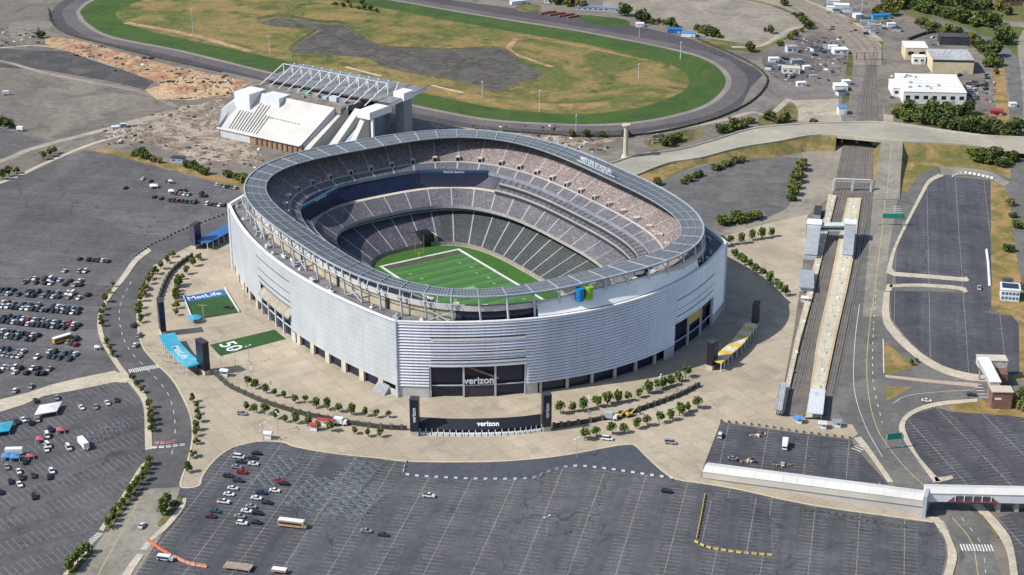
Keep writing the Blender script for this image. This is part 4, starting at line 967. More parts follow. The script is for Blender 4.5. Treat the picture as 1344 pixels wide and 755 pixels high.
tent('canopy_tent','blue canopy tent beside a white trailer, left of the pair',(9,603),2.9,3,ROYAL and mat('tent_blue',(.08,.25,.55),.6),4,q4)
tent('canopy_tent','blue canopy tent beside a white trailer, right of the pair',(20,604),2.9,3,MATS['tent_blue'],4,q4)
tent('canopy_tent','pinkish red canopy tent above the white van in the left lot',(53,580),2.6,2.8,mat('tent_red',(.42,.10,.13),.6),4,q4)
tent('canopy_tent','red canopy tent next to a black car, rightmost in the left lot',(80,568),2.6,2.8,MATS['tent_red'],4,q4)
tent('canopy_tent','faded red canopy tent left of the middle of the tailgating cars',(40,602),2.3,2.6,MATS['tent_red'],4,q4)
tent('canopy_tent','small white canopy tent amid the cars behind the west lot',(202,247),3.5,3,WHITE,4,q4)
tent('canopy_tent','small white tent at the end of the car row on the far west lot',(225,254),2.6,3,WHITE,4,q4)
tent('canopy_tent','cream tent alone above the car row on the far west lot',(224,241),2.2,3,mat('tent_cream',(.6,.55,.42),.7),4,q4)
tent('canopy_tent','small white tent near the curb beside the ring road bend',(128,459),2.0,2.6,WHITE,4,q4)
# ================================================================ VEHICLES
CARCOL={'black':(.012,.012,.014),'dark grey':(.05,.052,.056),'silver':(.36,.37,.38),'white':(.72,.72,.70),'dark blue':(.02,.035,.09),'red':(.32,.015,.03),'green-blue':(.03,.10,.12),'maroon':(.10,.02,.02)}
def car_mat(c):
    k='paint_'+c.replace(' ','_').replace('-','_')
    if k not in MATS:
        m=mat(k,CARCOL[c],.3,.5,.05,.3 if c in('silver','dark grey') else 0.); m.node_tree.nodes['Principled BSDF'].inputs['Coat Weight'].default_value=.4
    return MATS[k]
CARS={}
def car_proto(color,kind):
    key=(color,kind)
    if key in CARS: return CARS[key]
    m=car_mat(color); t=thing('parked_car','car','car')
    prof={'sedan':([(-2.3,.35),(-2.3,.95),(-1.5,1.02),(1.1,.98),(2.15,.80),(2.3,.6),(2.3,.35)],[(-1.65,1.0),(-1.05,1.45),(.35,1.47),(1.15,.98)],1.8),
          'suv':([(-2.3,.4),(-2.35,1.1),(-2.2,1.15),(1.1,1.12),(2.2,1.0),(2.35,.7),(2.35,.4)],[(-2.2,1.13),(-1.9,1.72),(.3,1.75),(1.15,1.12)],1.9),
          'van':([(-2.6,.4),(-2.65,1.2),(-2.6,1.25),(1.5,1.22),(2.4,1.05),(2.6,.7),(2.6,.4)],[(-2.6,1.23),(-2.5,2.0),(1.0,2.0),(1.75,1.2)],1.95),
          'pickup':([(-2.7,.45),(-2.7,1.15),(-.5,1.15),(1.2,1.15),(2.5,1.05),(2.65,.7),(2.65,.45)],[(-.6,1.13),(-.45,1.80),(.7,1.80),(1.3,1.13)],1.95)}[kind]
    lo,up,w=prof
    def ext(P,w0,w1,z0,z1,b,mi=0):
        n=len(P); vs=[]
        for s in (-1,1):
            for x,z in P: k=(z-z0)/max(.01,z1-z0); vs.append((x,s*(w0+(w1-w0)*k)/2,z))
        b.add(vs,[(i,(i+1)%n,n+(i+1)%n,n+i) for i in range(n)]+[tuple(range(n)),tuple(range(2*n-1,n-1,-1))],mi)
    b=MB(); ext(lo,w,w*.94,.35,1.2,b)
    zt=up[1][1]; 
    b.quad((up[1][0]+.1,-w*.37,zt+.03),(up[2][0]-.1,-w*.37,zt+.03),(up[2][0]-.1,w*.37,zt+.03),(up[1][0]+.1,w*.37,zt+.03))   # painted roof
    if kind=='pickup': b.box(-1.65,0,1.16,1.8,1.5,.02,1)
    for x in (-1.45,1.45):
        for s in (-1,1): b.cyl(x,0,0,0,0,0,n=3) if False else b.box(x,s*w*.46,0,.66,.22,.66,1)
    b.build('body',[m,RUBBER],t)
    b=MB(); ext(up,w*.92,w*.74,up[0][1],zt,b); b.build('windows',CARGLASS,t)
    CARS[key]=reg(t); return t
def car(px,color,label,heading,group,kind=None,world=None):
    kind=kind or 'sedan'; P=world or at(*px); P=Vector((P.x,P.y,.3))
    names={'sedan':'car','suv':'SUV','van':'van','pickup':'pickup truck'}
    return place(car_proto(color,kind),P,heading,label,group,cat=names[kind])
rc=random.Random(11)
def rnd_col(): return rc.choices(['black','dark grey','silver','white','dark blue','red','green-blue','maroon'],[22,17,25,25,6,3,2,2])[0]
def rnd_kind(): return rc.choices(['sedan','suv','van','pickup'],[55,35,4,6])[0]
def car_row(a,b,rowname,fill=.9,double=True,hd=HEAD,group='cars parked in rows on the left lot',pitch=2.85,lane=5.4):
    A,B=at(*a),at(*b); d=B-A; L=d.length; t=d/L; nn=Vector((math.cos(hd),math.sin(hd),0)); out=[]
    for lane_i in ((0,1) if double else (0,)):
        s=rc.uniform(0,1)
        while s<L:
            if rc.random()<fill: out.append((s,lane_i))
            s+=pitch
    for li in (0,1):
        seq=sorted([x for x in out if x[1]==li],key=lambda x:-x[0])
        for k,(s,l) in enumerate(seq):
            p=A+t*s+nn*(l-.5)*lane*(1 if double else 0)+t*rc.uniform(-.25,.25)+nn*rc.uniform(-.3,.3)
            col=rnd_col(); kd=rnd_kind(); nm={'sedan':'car','suv':'SUV','van':'van','pickup':'pickup'}[kd]
            side=('upper ' if l else 'lower ') if double else ''
            lab=f"{col} {nm}, {ordw(k+1)} from the right in the {side}line of the {rowname}"
            if len(lab.split())>16: lab=f"{col} {nm}, {ordw(k+1)} from right, {side}line, {rowname}"
            car(None,col,lab,hd+rc.choice((0,math.pi))+rc.uniform(-.04,.04),group,kd,p)
car_row((104,341),(150,345),'short top row',.6,False)
car_row((84,357),(133,358),'second row down',.4,False)
car_row((30,369),(122,374),'sparse third row',.42)
car_row((0,384),(113,391),'fourth row down',.72)
car_row((0,401),(107,410),'fifth row down',.88)
car_row((0,420),(104,431),'dense sixth row',.97)
car_row((0,439),(48,445),'seventh row, left block',.95)
car_row((92,447),(104,452),'seventh row, right block',.9)
car_row((0,463),(32,467),'eighth row, left block',.97)
car_row((36,466),(58,469),'eighth row, middle gap',.35)
car_row((60,466),(97,470),'eighth row, right block',.75)
car_row((0,487),(62,489),'ninth row above the footpath',.62)
car_row((2,520),(66,502),'last row along the footpath',.5,False,hd=HEAD+.25)
car_row((228,253),(275,257),'upper row beside the stadium rim',.85,True,group='cars parked on the far left lot behind the stadium')
car_row((222,264),(302,272),'lower row beside the stadium rim',.78,False,group='cars parked on the far left lot behind the stadium')
car_row((284,244),(320,250),'short row by the hedge end',.7,False,group='cars parked on the far left lot behind the stadium')
for px,c,l in [((165,248),'black','black car alone at the left on the far lot'),((188,236),'white','white car beside the leftmost tent on the far lot'),((198,239),'dark grey','dark grey car touching the white tent on the far lot'),((203,260),'black','black car at the left end below the tents on the far lot'),((212,262),'dark grey','dark grey car second from left below the far tents'),((221,239),'dark grey','dark grey car left of the cream tent')]:
    car(px,c,l,HEAD,'cars parked on the far left lot behind the stadium')
# scattered tailgaters lower left
SWH=math.atan2(*((at(45,640)-at(38,622)).yx))
for px,c,k,l in [((67,566),'black','suv','black SUV beside the rightmost red tent'),((62,574),'white','van','white van above the red tent'),((63,587),'white','van','long white van right of the pink tent'),((61,592),'white','sedan','white car just below the long white van'),((90,590),'white','van','white camper van left of the motor home'),
    ((33,608),'black','suv','black SUV below the faded red tent'),((9,615),'silver','sedan','silver car near the left picture edge below the blue tents'),((25,621),'white','sedan','white car lying crosswise left of centre of the scattered cars'),((44,626),'maroon','sedan','maroon car in the middle of the scattered cars'),((28,629),'dark grey','suv','grey SUV left of the maroon car'),
    ((14,634),'black','sedan','black car lower left of the scattered cars'),((26,638),'white','sedan','white car with open boot below the grey SUV'),((68,621),'white','suv','white SUV right of the maroon car'),((65,628),'black','sedan','black car hugging the white SUV'),((1,648),'black','sedan','black car cut by the left picture edge'),((45,654),'black','suv','black SUV lowest and alone in the left lot'),
    ((47,528),'black','sedan','black car under the footpath left of the big white tent'),((75,524),'silver','sedan','silver car just below the footpath, right of the tent'),((107,537),'white','sedan','white car in the thin row right of the big tent, left one'),((126,536),'silver','sedan','silver car in the thin row right of the big tent, middle'),((141,531),'white','sedan','white car in the thin row right of the big tent, right end'),((153,527),'dark grey','sedan','grey car nearest the tree strip in the thin row'),
    ((22,556),'dark grey','suv','dark SUV below left of the big white tent'),((40,557),'black','van','black van directly below the big white tent'),((50,553),'silver','sedan','silver car at the lower corner of the big white tent'),((31,553),'white','sedan','white car among dark ones below the big tent')]:
    car(px,c,l,SWH+rc.uniform(-.2,.2),'tailgating cars scattered over the lower left lot',k)
# bottom lot
BH=HEAD-math.pi/2
for px,c,k,l in [((314,602),'white','van','white van topmost in the bottom lot car cluster'),((337,597),'black','sedan','black car at the top right of the bottom lot cluster'),((332,603),'dark grey','sedan','grey car just under the topmost black car'),((333,611),'white','sedan','white car right of the topmost white van'),((316,608),'dark grey','sedan','grey car below the topmost white van'),((311,615),'silver','sedan','silver car above the red one'),
    ((318,622),'red','suv','bright red SUV in the bottom lot cluster'),((300,627),'dark grey','suv','dark SUV left of the bright red one'),((313,633),'dark blue','suv','dark blue SUV under the red one'),((306,643),'white','sedan','white car third above the white pickup'),((301,651),'white','sedan','white car just above the large white pickup'),((294,661),'white','pickup','large white pickup in the left column of the bottom lot'),
    ((283,673),'green-blue','sedan','teal car below the white pickup'),((277,680),'maroon','sedan','maroon car lowest in the left column'),((365,633),'red','sedan','red flat car at the right end of the barrier stacks'),((373,637),'black','sedan','black car beside the red flat one'),((361,646),'white','sedan','white car below the red flat one'),((343,649),'dark blue','suv','navy SUV in the middle column of the bottom lot'),
    ((337,656),'white','sedan','white car below the navy SUV'),((351,662),'black','sedan','black car right of the middle column'),((330,667),'silver','sedan','silver car topmost of the lower cluster'),((324,673),'white','sedan','white car left in the lower cluster'),((338,676),'black','suv','black SUV right in the lower cluster'),((315,680),'silver','sedan','silver car lower left in the lower cluster'),((318,689),'white','suv','white SUV at the bottom of the lower cluster'),((337,688),'black','sedan','black car right of the lowest white SUV'),
    ((378,685),'silver','sedan','silver car behind the long yellow bus'),((563,653),'white','pickup','white pickup alone in the open middle of the bottom lot'),((481,699),'silver','sedan','small silver car left of the grey sedan in the bottom lot'),((503,704),'dark grey','sedan','grey sedan right of the small silver car in the bottom lot'),((875,647),'black','suv','black SUV alone near the dotted barrier line on the right'),
    ((187,692),'white','sedan','cream car driving on the lower left road'),((228,663),'black','suv','black SUV parked by the kerb of the lower left road')]:
    car(px,c,l,BH if px[0]>240 else HEAD,'vehicles standing on the bottom lot' if px[0]>240 else None or 'vehicles standing on the bottom lot',k)
for px,c,k,l,h in [((880,583),'silver','van','silver van alone on the plaza lower right of the stadium',BH),((797,578),'white','van','white van below the right tree rows on the plaza',BH),((318,545),'silver','suv','silver SUV on the plaza below the left fence',BH),((300,405),'dark grey','sedan','grey car on the plaza beside the small turf field',BH),
    ((962,604),'silver','sedan','silver car on the small lot behind the white walkway',BH),((1285,380),'white','pickup','white pickup beside the white and blue booth',HEAD),((178,455),'white','suv','white SUV at the kerb by the left slab tower',HEAD),((176,429),'dark grey','van','dark van at the kerb above the left slab tower',HEAD),((183,442),'silver','van','silver van at the kerb between two others by the left tower',HEAD),
    ((1155,640),'silver','sedan','silver car next to the pedestrian bridge stairs',BH),((945,574),'white','van','white van at the left edge of the small lot behind the walkway',HEAD),((1216,528),'white','sedan','white car on the curved slip road left of the brick tower',BH),((1275,520),'dark grey','sedan','grey car on the slip road near the brick tower',BH)]:
    car(px,c,l,h,'vehicles standing around the plaza and roads',k)
# buses, trucks, trailers
def bus(px,label,heading,m,L=11,name='bus',cat='bus',roof=WHITE,H=3.1,W=2.6):
    P=at(*px); t=thing(name,label,cat,Vector((P.x,P.y,.3)),heading)
    b=MB(); b.box(0,0,.5,L,W,H-.5); b.box(L*.5+.5,0,.5,1.0,W*.9,1.3); b.build('body',m,t)
    b=MB(); b.box(0,0,H+.003,L*.97,W*.94,.14,top=.95); b.build('roof',roof,t)
    for s in (-1,1): b=MB(); b.box(-.2,s*(W/2+.015),H*.5,L*.88,.03,.8); b.build('windows',CARGLASS,t)
    for x in (-L*.32,L*.38):
        for s in (-1,1): b=MB(); b.box(x,s*(W*.43),0,.95,.3,.95); b.build('wheel',RUBBER,t)
SCHOOL=mat('school_bus_yellow',(.50,.26,.06),.4)
bus((82,449),'yellow bus with white roof standing in the crowded left lot',HEAD-.6,SCHOOL,L=10)
bus((383,692),'long tan bus with pale roof parked at the foot of the barrier stacks',BH,mat('bus_tan',(.50,.36,.20),.5),L=11)
def trailer(px,label,heading,L,m,H=3.,name='trailer',cat='trailer'):
    P=at(*px); t=thing(name,label,cat,Vector((P.x,P.y,.3)),heading); b=MB(); b.box(0,0,.7,L,2.5,H-.7); b.box(L/2+.4,0,.6,.8,.5,.3); b.build('box',m,t)
    b=MB(); b.box(0,0,H+.003,L*.96,2.3,.1); b.build('roof',WHITE,t)
    for s in (-1,1): b=MB(); b.box(-.5,s*1.15,0,1.7,.25,.8); b.build('wheel',RUBBER,t)
trailer((19,597),'white trailer behind the pair of blue tents',SWH+1.2,7.5,WHITE)
trailer((110,587),'large white motor home parked in the lower left lot',SWH+.15,8.5,WHITE,3.4,'motor_home','motor home')
def truck(px,label,heading,m=WHITE,L=7):
    P=at(*px); t=thing('box_truck',label,'truck',Vector((P.x,P.y,.3)),heading)
    b=MB(); b.box(-.9,0,.9,L*.68,2.4,2.5); b.build('cargo_box',m,t); b=MB(); b.box(L*.36,0,.5,1.9,2.2,1.9,top=.9); cb=b.build('cab',WHITE,t); b=MB(); b.box(L*.36+.9,0,1.35,.12,1.9,.7); b.build('windscreen',CARGLASS,cb)
    for x in (-2.2,2.4):
        for s in (-1,1): b=MB(); b.box(x,s*1.05,0,.9,.3,.9); b.build('wheel',RUBBER,t)
truck((1030,588),'white box truck parked on the small lot behind the white walkway',HEAD+math.pi)
truck((801,551),'white and grey truck on the plaza beside the yellow excavators',BH,STEEL,6)
truck((447,558),'white truck near the red and white stall on the plaza',BH,WHITE,6)
# red and white stall, yellow machines on the plaza
def stall(px,label,w,m,h=2.6,rot=BH,d=3.,name='market_stall',cat='stall'):
    P=at(*px); t=thing(name,label,cat,Vector((P.x,P.y,.3)),rot); b=MB(); b.box(0,0,h,w,d,.25); b.add([(-w/2,-d/2,h+.25),(w/2,-d/2,h+.25),(w/2,d/2,h+.25),(-w/2,d/2,h+.25),(-w/2,0,h+1),(w/2,0,h+1)],[(0,1,5,4),(2,3,4,5),(1,2,5),(3,0,4)]); b.build('roof',m,t)
    for sx in (-1,1):
        for sy in (-1,1): b=MB(); b.box(sx*(w/2-.2),sy*(d/2-.2),0,.15,.15,h); b.build('leg',WHITE,t)
    b=MB(); b.box(0,-d*.3,0,w*.8,.6,1.); b.build('counter',WHITE,t)
stall((428,559),'red roofed stall with white trim beside the left fence of the plaza',8,RED)
stall((412,565),'small red roofed stall left of the larger red one',4,RED)
stall((352,576),'small white stall at the top edge of the bottom lot',4,WHITE)
stall((295,494),'white kiosk next to the black slab tower on the left',4,WHITE,2.8)
def excavator(px,label,rot):
    P=at(*px); t=thing('excavator',label,'excavator',Vector((P.x,P.y,.3)),rot); 
    for s in (-1,1): b=MB(); b.box(0,s*1.0,0,3.4,.55,.8,top=.9); b.build('crawler_track',RUBBER,t)
    b=MB(); b.box(-.3,0,.85,2.8,2.2,1.0); bb=b.build('body',YEL,t); b=MB(); b.box(.5,.5,1.85,1.1,1.,1.2,top=.85); b.build('cab',CARGLASS,bb)
    b=MB(); b.bar((.9,-.3,1.6),(3.4,-.3,3.6),.4); b.bar((3.4,-.3,3.6),(5.2,-.3,1.6),.35); b.build('boom',YEL,t); b=MB(); b.box(5.3,-.3,.6,.9,1.,.9,top=.7); b.build('bucket',DARK,t)
excavator((812,549),'yellow excavator with folded boom left of its neighbour on the plaza',.2); excavator((826,547),'yellow excavator right of its neighbour on the plaza',.5)
# jersey barriers, barricades ---------------------------------------
def barrier_proto(m,L=2.2):
    b=MB(); P=[(-.32,0),(-.32,.12),(-.12,.4),(-.09,.9),(.09,.9),(.12,.4),(.32,.12),(.32,0)]; n=len(P)
    b.add([(-L/2,x,z) for x,z in P]+[(L/2,x,z) for x,z in P],[(i,(i+1)%n,n+(i+1)%n,n+i) for i in range(n)]+[tuple(range(n))[::-1],tuple(range(n,2*n))])
    o=b.build('jersey_barrier',m); PROTO_KIDS[o.name]=[]; return o
def line_of(proto,px,step,label,group,cat='barrier',sc=(1,1,1),n=4):
    P=smooth_pts([at(*p) for p in px],n); d=0.; nxt=0.
    for i in range(len(P)-1):
        a,c=P[i],P[i+1]; L=(c-a).length
        while nxt<d+L:
            p=a.lerp(c,(nxt-d)/L); place(proto,Vector((p.x,p.y,.3)),math.atan2(c.y-a.y,c.x-a.x),label,group,sc,cat); nxt+=step
        d+=L
jb=barrier_proto(PALESTEEL)
line_of(jb,[(533,607),(530,620),(540,625),(592,628.5),(640,630),(696,629),(718,621),(751,613),(793,616),(848,624),(886,629)],4.2,'white barrier block in the dotted line across the top of the bottom lot','barrier blocks dotted across the bottom lot',sc=(.7,1.,.9))
yb=barrier_proto(mat('barrier_yellow',(.50,.38,.12),.7))
line_of(yb,[(925,652),(920,680),(914,709)],2.6,'yellow barrier in the upright arm of the fenced corner on the bottom lot','yellow barriers of the fenced corner',sc=(.9,.9,1.))
yb2=barrier_proto(MATS['barrier_yellow']); line_of(yb2,[(914,713),(930,720),(965,726),(1010,730)],3.,'yellow barrier in the lower arm of the fenced corner on the bottom lot','yellow barriers along the bottom of the corner',sc=(.9,.9,1.))
ob=barrier_proto(RUST); line_of(ob,[(196,712),(214,724),(226,731)],2.4,'orange barrier in the upper run across the bottom lot entrance','orange barriers at the bottom lot entrance, upper run',sc=(1,1.5,1.2))
ob2=barrier_proto(mat('faded_orange',(.55,.25,.16),.7)); line_of(ob2,[(230,733),(248,741),(273,746)],2.4,'faded orange barrier in the lower run by the bottom lot entrance','orange barriers at the bottom lot entrance, lower run',sc=(1,1.5,1.2))
db=barrier_proto(mat('barrier_dark',(.10,.095,.085),.8)); line_of(db,[(1052,671),(1075,672),(1100,676),(1128,683),(1160,688),(1196,694)],3.2,'dark stone-like barrier in the line right of the orange one','dark barriers along the upper edge of the bottom lot',sc=(1,1.5,1.))
kb=barrier_proto(MATS['barrier_dark']); line_of(kb,[(947,554),(1000,560),(1050,568),(1116,576)],3.4,'small dark bollard block along the top edge of the lot behind the walkway','bollard blocks along the small lot',sc=(.5,1.4,1.))
wb=barrier_proto(WHITE); line_of(wb,[(1251,232),(1262,228),(1275,229),(1290,232),(1303,235)],3.0,'white kerbside block around the top of the right hand lot','kerbside blocks at the top of the right lot',sc=(.8,2,1.2))
wb2=barrier_proto(WHITE); line_of(wb2,[(1295,330),(1297,345),(1298,360),(1299,376)],3.0,'white crate-like barrier at the right edge of the right hand lot','white barriers at the right lot edge',sc=(1,2.4,1.2))
gb=barrier_proto(mat('barrier_grey',(.28,.28,.27),.8)); line_of(gb,[(178,336),(195,324),(215,314),(240,302),(262,294),(283,286),(300,280)],3.6,'grey barrier in the diagonal line behind the violet slab tower','grey barriers along the upper left ring road',sc=(1,1.4,1.1))
# queue barricades laid out in hatched blocks on the bottom lot
STL=mat('galvanised_rail',(.30,.36,.38),.5,.5,.1)
def barricades(px0,px1,wid,label,step=2.4):
    A,B=at(*px0),at(*px1); d=(B-A); L=d.length; t=d/L; nn=Vector((-t.y,t.x,0)); s=0.; k=0
    root=thing('queue_barricade',label,'crowd barrier',Vector((A.x,A.y,.3)))
    b=MB()
    while s<L:
        for u in (-1,1):
            for v in (0,1):
                c=t*s+nn*u*(wid*.25)+nn*(v-.5)*wid*.24; q=c+nn*wid*.22+t*(1.1 if (k+v)%2 else -.5)
                b.bar((c.x,c.y,1.05),(q.x,q.y,1.05),.16,n=3); b.bar((c.x,c.y,.2),(q.x,q.y,.2),.12,n=3); b.bar((c.x,c.y,0),(c.x,c.y,1.05),.14,n=3)
        s+=step; k+=1
    b.build('steel_rails',STL,root)
barricades((425,680),(487,610),15,'left long block of hatched steel queue rails on the bottom lot')
barricades((388,672),(442,608),15,'steel queue rails forming the block left of the first stripe') if False else None
barricades((455,682),(492,648),14,'lower right block of hatched steel queue rails on the bottom lot')
barricades((345,640),(385,605),12,'small upper left block of hatched steel queue rails beside the cars')
barricades((395,668),(430,630),13,'middle left block of hatched steel queue rails on the bottom lot')
barricades((105,585),(168,560),10,'scattered steel rails across the top of the lower left lot',3.4)
# ================================================================ TREES
def leaf_mat(name,c1,c2,c3):
    m=bpy.data.materials.new(name); m.use_nodes=True; nt=m.node_tree; b=nt.nodes['Principled BSDF']; b.inputs['Roughness'].default_value=.8; b.inputs['Specular IOR Level'].default_value=.2
    oi=nt.nodes.new('ShaderNodeObjectInfo'); g_=nt.nodes.new('ShaderNodeNewGeometry')
    n=noise_f(nt,g_.outputs['Position'],.8,3,.6)
    c=mixc(nt,ramp(nt,n,.35,.65),c1,c2); c=mixc(nt,mth(nt,'MULTIPLY',oi.outputs['Random'],.6),c,c3)
    c=mixc(nt,mth(nt,'MULTIPLY',g_.outputs['Random Per Island'],.5),c,tuple(x*1.5 for x in c2)); nt.links.new(c,b.inputs['Base Color']); return m
LEAF=leaf_mat('plaza_foliage',(.06,.095,.02),(.11,.15,.035),(.08,.105,.025))
LEAFO=leaf_mat('olive_foliage',(.11,.115,.03),(.16,.15,.045),(.09,.10,.025))
LEAFD=leaf_mat('dark_foliage',(.038,.06,.018),(.075,.10,.03),(.09,.088,.026))
def tree_proto(m,cr,ch,trunk,leaf=.55,n=260,seed=0,nclump=9,name='tree'):
    r_=random.Random(seed); t=thing(name,'tree','tree'); b=MB()
    b.cyl(0,0,0,trunk+ch*.25,.16*max(1,cr/2),.07*max(1,cr/2),6)
    for k in range(5):
        a=k*1.3+r_.random(); q=(math.cos(a)*cr*.6,math.sin(a)*cr*.6,trunk+ch*r_.uniform(.35,.7)); b.bar((0,0,trunk*.8+k*.15),q,.07*max(1,cr/2),n=3)
    b.build('trunk',TRUNK,t); b=MB(); cl=[]
    for k in range(nclump):
        a=r_.uniform(0,6.28); rr_=cr*math.sqrt(r_.random())*.68; z=r_.uniform(.22,.85); rr_*=(1-abs(z-.4)*.8); cl.append((math.cos(a)*rr_,math.sin(a)*rr_,trunk+ch*z,r_.uniform(.3,.5)*cr))
    for k in range(n):
        cx,cy,cz,cr_=r_.choice(cl); v=Vector((r_.gauss(0,1),r_.gauss(0,1),r_.gauss(0,1))).normalized()*cr_*r_.uniform(.6,1.05); v.z*=min(1.2,ch/cr*.6)
        c=Vector((cx,cy,cz))+v; x=Vector((r_.gauss(0,1),r_.gauss(0,1),r_.gauss(0,.6))).normalized(); y=x.cross(Vector((r_.gauss(0,1),r_.gauss(0,1),r_.gauss(0,1)))).normalized(); s=leaf*r_.uniform(.6,1.25)
        b.quad(c-x*s-y*s*.6,c+x*s-y*s*.5,c+x*s*.8+y*s*.7,c-x*s*.7+y*s*.6)
    b.build('crown',m,t); return reg(t)
PT=[tree_proto(LEAF,2.2,3.7,.8,.42,380,s,11,'plaza_tree') for s in (1,2,3)]
YT=[tree_proto(m_,1.9,h_,.7,.42,260,s,8,'street_tree') for s,m_,h_ in ((4,LEAFO,3.3),(5,LEAFO,2.6),(14,LEAF,3.6))]
BT=[tree_proto(m_,cr_,ch_,.5,.72,520,s,nc_,'broad_tree') for s,m_,cr_,ch_,nc_ in ((6,LEAFD,4.8,5.6,14),(7,LEAF,5.6,4.6,10),(12,LEAFO,4.0,6.2,9),(13,LEAFD,5.2,7.4,12))]
BO=[tree_proto(m_,4.0,h_,.3,.62,460,s,13,'hedge_tree') for s,m_,h_ in ((8,LEAF,4.4),(9,LEAFD,3.6),(15,LEAFO,4.2))]
rt=random.Random(5)
def trees(px,protos,rowname,group,sc=1.,jit=.2,side='left',zb=.3):
    for k,p in enumerate(px):
        P=at(*p); s=sc*rt.uniform(1-jit,1+jit); place(protos[rt.randrange(len(protos))],Vector((P.x,P.y,zb)),rt.uniform(0,6.28),f"{ordw(k+1)} tree from the {side} in the {rowname}",group,(s,s,s*rt.uniform(.92,1.1)),'tree')
def Z(l,ox,oy,s,dy=0): return [(ox+x/s,oy+(y+dy)/s) for x,y in l]
G1='small trees planted in rows on the plaza'
trees(Z([(172,445),(207,455),(248,475),(287,487),(322,495),(370,515),(410,515),(457,535),(503,543),(550,555),(603,565),(655,570),(702,575),(757,577)],270,360,3.146,18),PT,'plaza row inside the left fence',G1,.95)
trees(Z([(165,545),(200,555),(242,563),(287,580),(328,595),(372,600),(420,612),(465,625),(518,632),(612,645),(672,655),(718,655)],270,360,3.146,18),PT,'plaza row outside the left fence',G1,.95)
trees(Z([(427,560),(477,550),(522,545),(577,533),(620,520),(662,513),(707,503),(748,490),(788,475),(825,460),(850,452),(882,442),(914,425),(943,408)],600,360,3.145,20),PT,'plaza row inside the right fence',G1,1.15)
trees(Z([(527,668),(575,655),(640,645),(687,637),(738,618),(783,610),(833,597),(880,585),(917,567),(955,550),(993,538)],600,360,3.145,20),PT,'plaza row outside the right fence',G1,1.15)
trees(Z([(25,462),(65,452),(110,447),(157,432),(198,425),(242,417)],940,180,3.327,20),BO[:1] and PT,'upper plaza row right of the stadium',G1,1.25)
trees(Z([(80,517),(105,530),(125,547),(150,562),(172,582),(200,600),(235,630),(262,650),(282,665),(302,682)],940,180,3.327,14),PT,'diagonal plaza row right of the stadium',G1,1.2)
G2='small street trees along the paths left of the stadium'
trees(Z([(855,545),(830,575),(797,605),(770,630),(750,655),(735,680),(720,710),(712,740)],0,190,3.776,14)+Z([(718,20),(705,50),(700,85),(690,120),(688,155),(700,190)],0,370,3.776,14),YT,'outer arc of the upper left plaza',G2,1.2,side='top')
trees(Z([(985,560),(957,590),(925,630),(905,655),(890,685),(880,715),(875,745)],0,190,3.776,14)+Z([(880,15),(875,50),(870,85),(875,120),(872,155)],0,370,3.776,14),YT,'inner arc of the upper left plaza',G2,1.15,side='top')
trees(Z([(560,20),(545,50),(525,95),(515,130),(505,160),(500,190),(505,215),(530,310),(545,340),(560,365)],0,370,3.776,8),YT,'strip beside the ring road above the crosswalk',G2,.95,side='top')
trees(Z([(660,490),(680,515),(700,545),(740,620),(745,650),(750,680),(752,705),(755,735)],0,370,3.776,8),YT,'strip beside the ring road below the crosswalk',G2,1.,side='top')
trees(Z([(745,200),(735,225),(715,245),(710,275),(690,300),(675,325),(650,350),(635,375),(610,400),(590,425),(570,455),(555,480),(540,510)],0,555,3.776,12),PT,'slanting planted strip at the lower left',G2,.95,side='top')
trees(Z([(435,640),(400,665),(385,690),(360,710),(345,735)],0,555,3.776,8),PT,'planted strip at the bottom left edge',G2,.95,side='top')
trees(Z([(955,590),(975,620),(980,650),(985,690),(975,730)],0,370,3.776,8)+Z([(970,60),(975,100),(958,165),(935,240)],0,555,3.776,8),YT,'plaza edge row left of the plaza tip',G2,1.,side='top')
trees(Z([(830,400),(815,430),(805,450)],0,555,3.776,12),PT,'little bed at the road fork lower left',G2,1.1,side='top')
G3='bushy trees behind the stadium'
trees([(178,205),(186,207),(194,209),(202,213),(210,214),(246,220),(254,222),(262,226),(270,229),(300,232),(310,236),(319,239)],BO,'hedge line above the left lot',G3,1.,.3)
trees([(4,165),(12,168)],BT,'pair at the left picture edge',G3,.9); trees([(54,50)],BT,'dirt heap at the top left',G3,1.0)
trees([(3,236),(12,232),(22,228),(57,210),(66,206),(72,202)],YT,'footpath verge at the left picture edge',G3,1.5)
trees([(751,180),(770,180),(789,180),(822,180)],BT,'line below the racetrack right of the grandstand',G3,.75)
trees([(870,190),(876,192),(883,188),(888,185),(945,175),(955,172),(962,168),(968,170),(975,168),(985,162),(1010,158),(1016,160),(1022,162),(1030,160)],BT,'scrub between racetrack bend and overpass',G3,.9,.35)
trees([(1067,165)],BT,'kerb of the overpass, alone',G3,.8)
trees([(896,242),(905,238),(912,234),(918,232),(938,224),(945,222),(952,219),(958,217),(966,214),(975,212)],BO,'bank below the overpass ramp',G3,.85)
trees([(1040,264),(1040,256),(1042,248),(1044,240),(1048,232),(1051,224),(1053,218)],BO,'hedge right of the dark gravel lot',G3,1.2,side='bottom')
trees([(948,296),(957,293),(966,292),(976,291),(986,289),(994,287)],BO,'hedge below the dark gravel lot',G3,1.1)
trees([(862,243),(870,262),(900,300),(908,290)],BO,'gap right behind the stadium rim',G3,.9)
trees([(1176,155),(1183,150),(1188,158),(1193,146),(1198,160),(1205,154),(1210,163),(1216,146),(1222,164),(1229,160),(1236,168),(1243,160),(1250,170),(1256,164),(1263,172),(1270,160),(1276,173),(1284,166),(1290,176),(1297,172),(1303,170),(1312,178),(1322,180),(1330,178),(1226,152),(1240,150),(1256,152),(1268,151)],BT,'thicket under the white industrial hall',G3,1.15,.35)
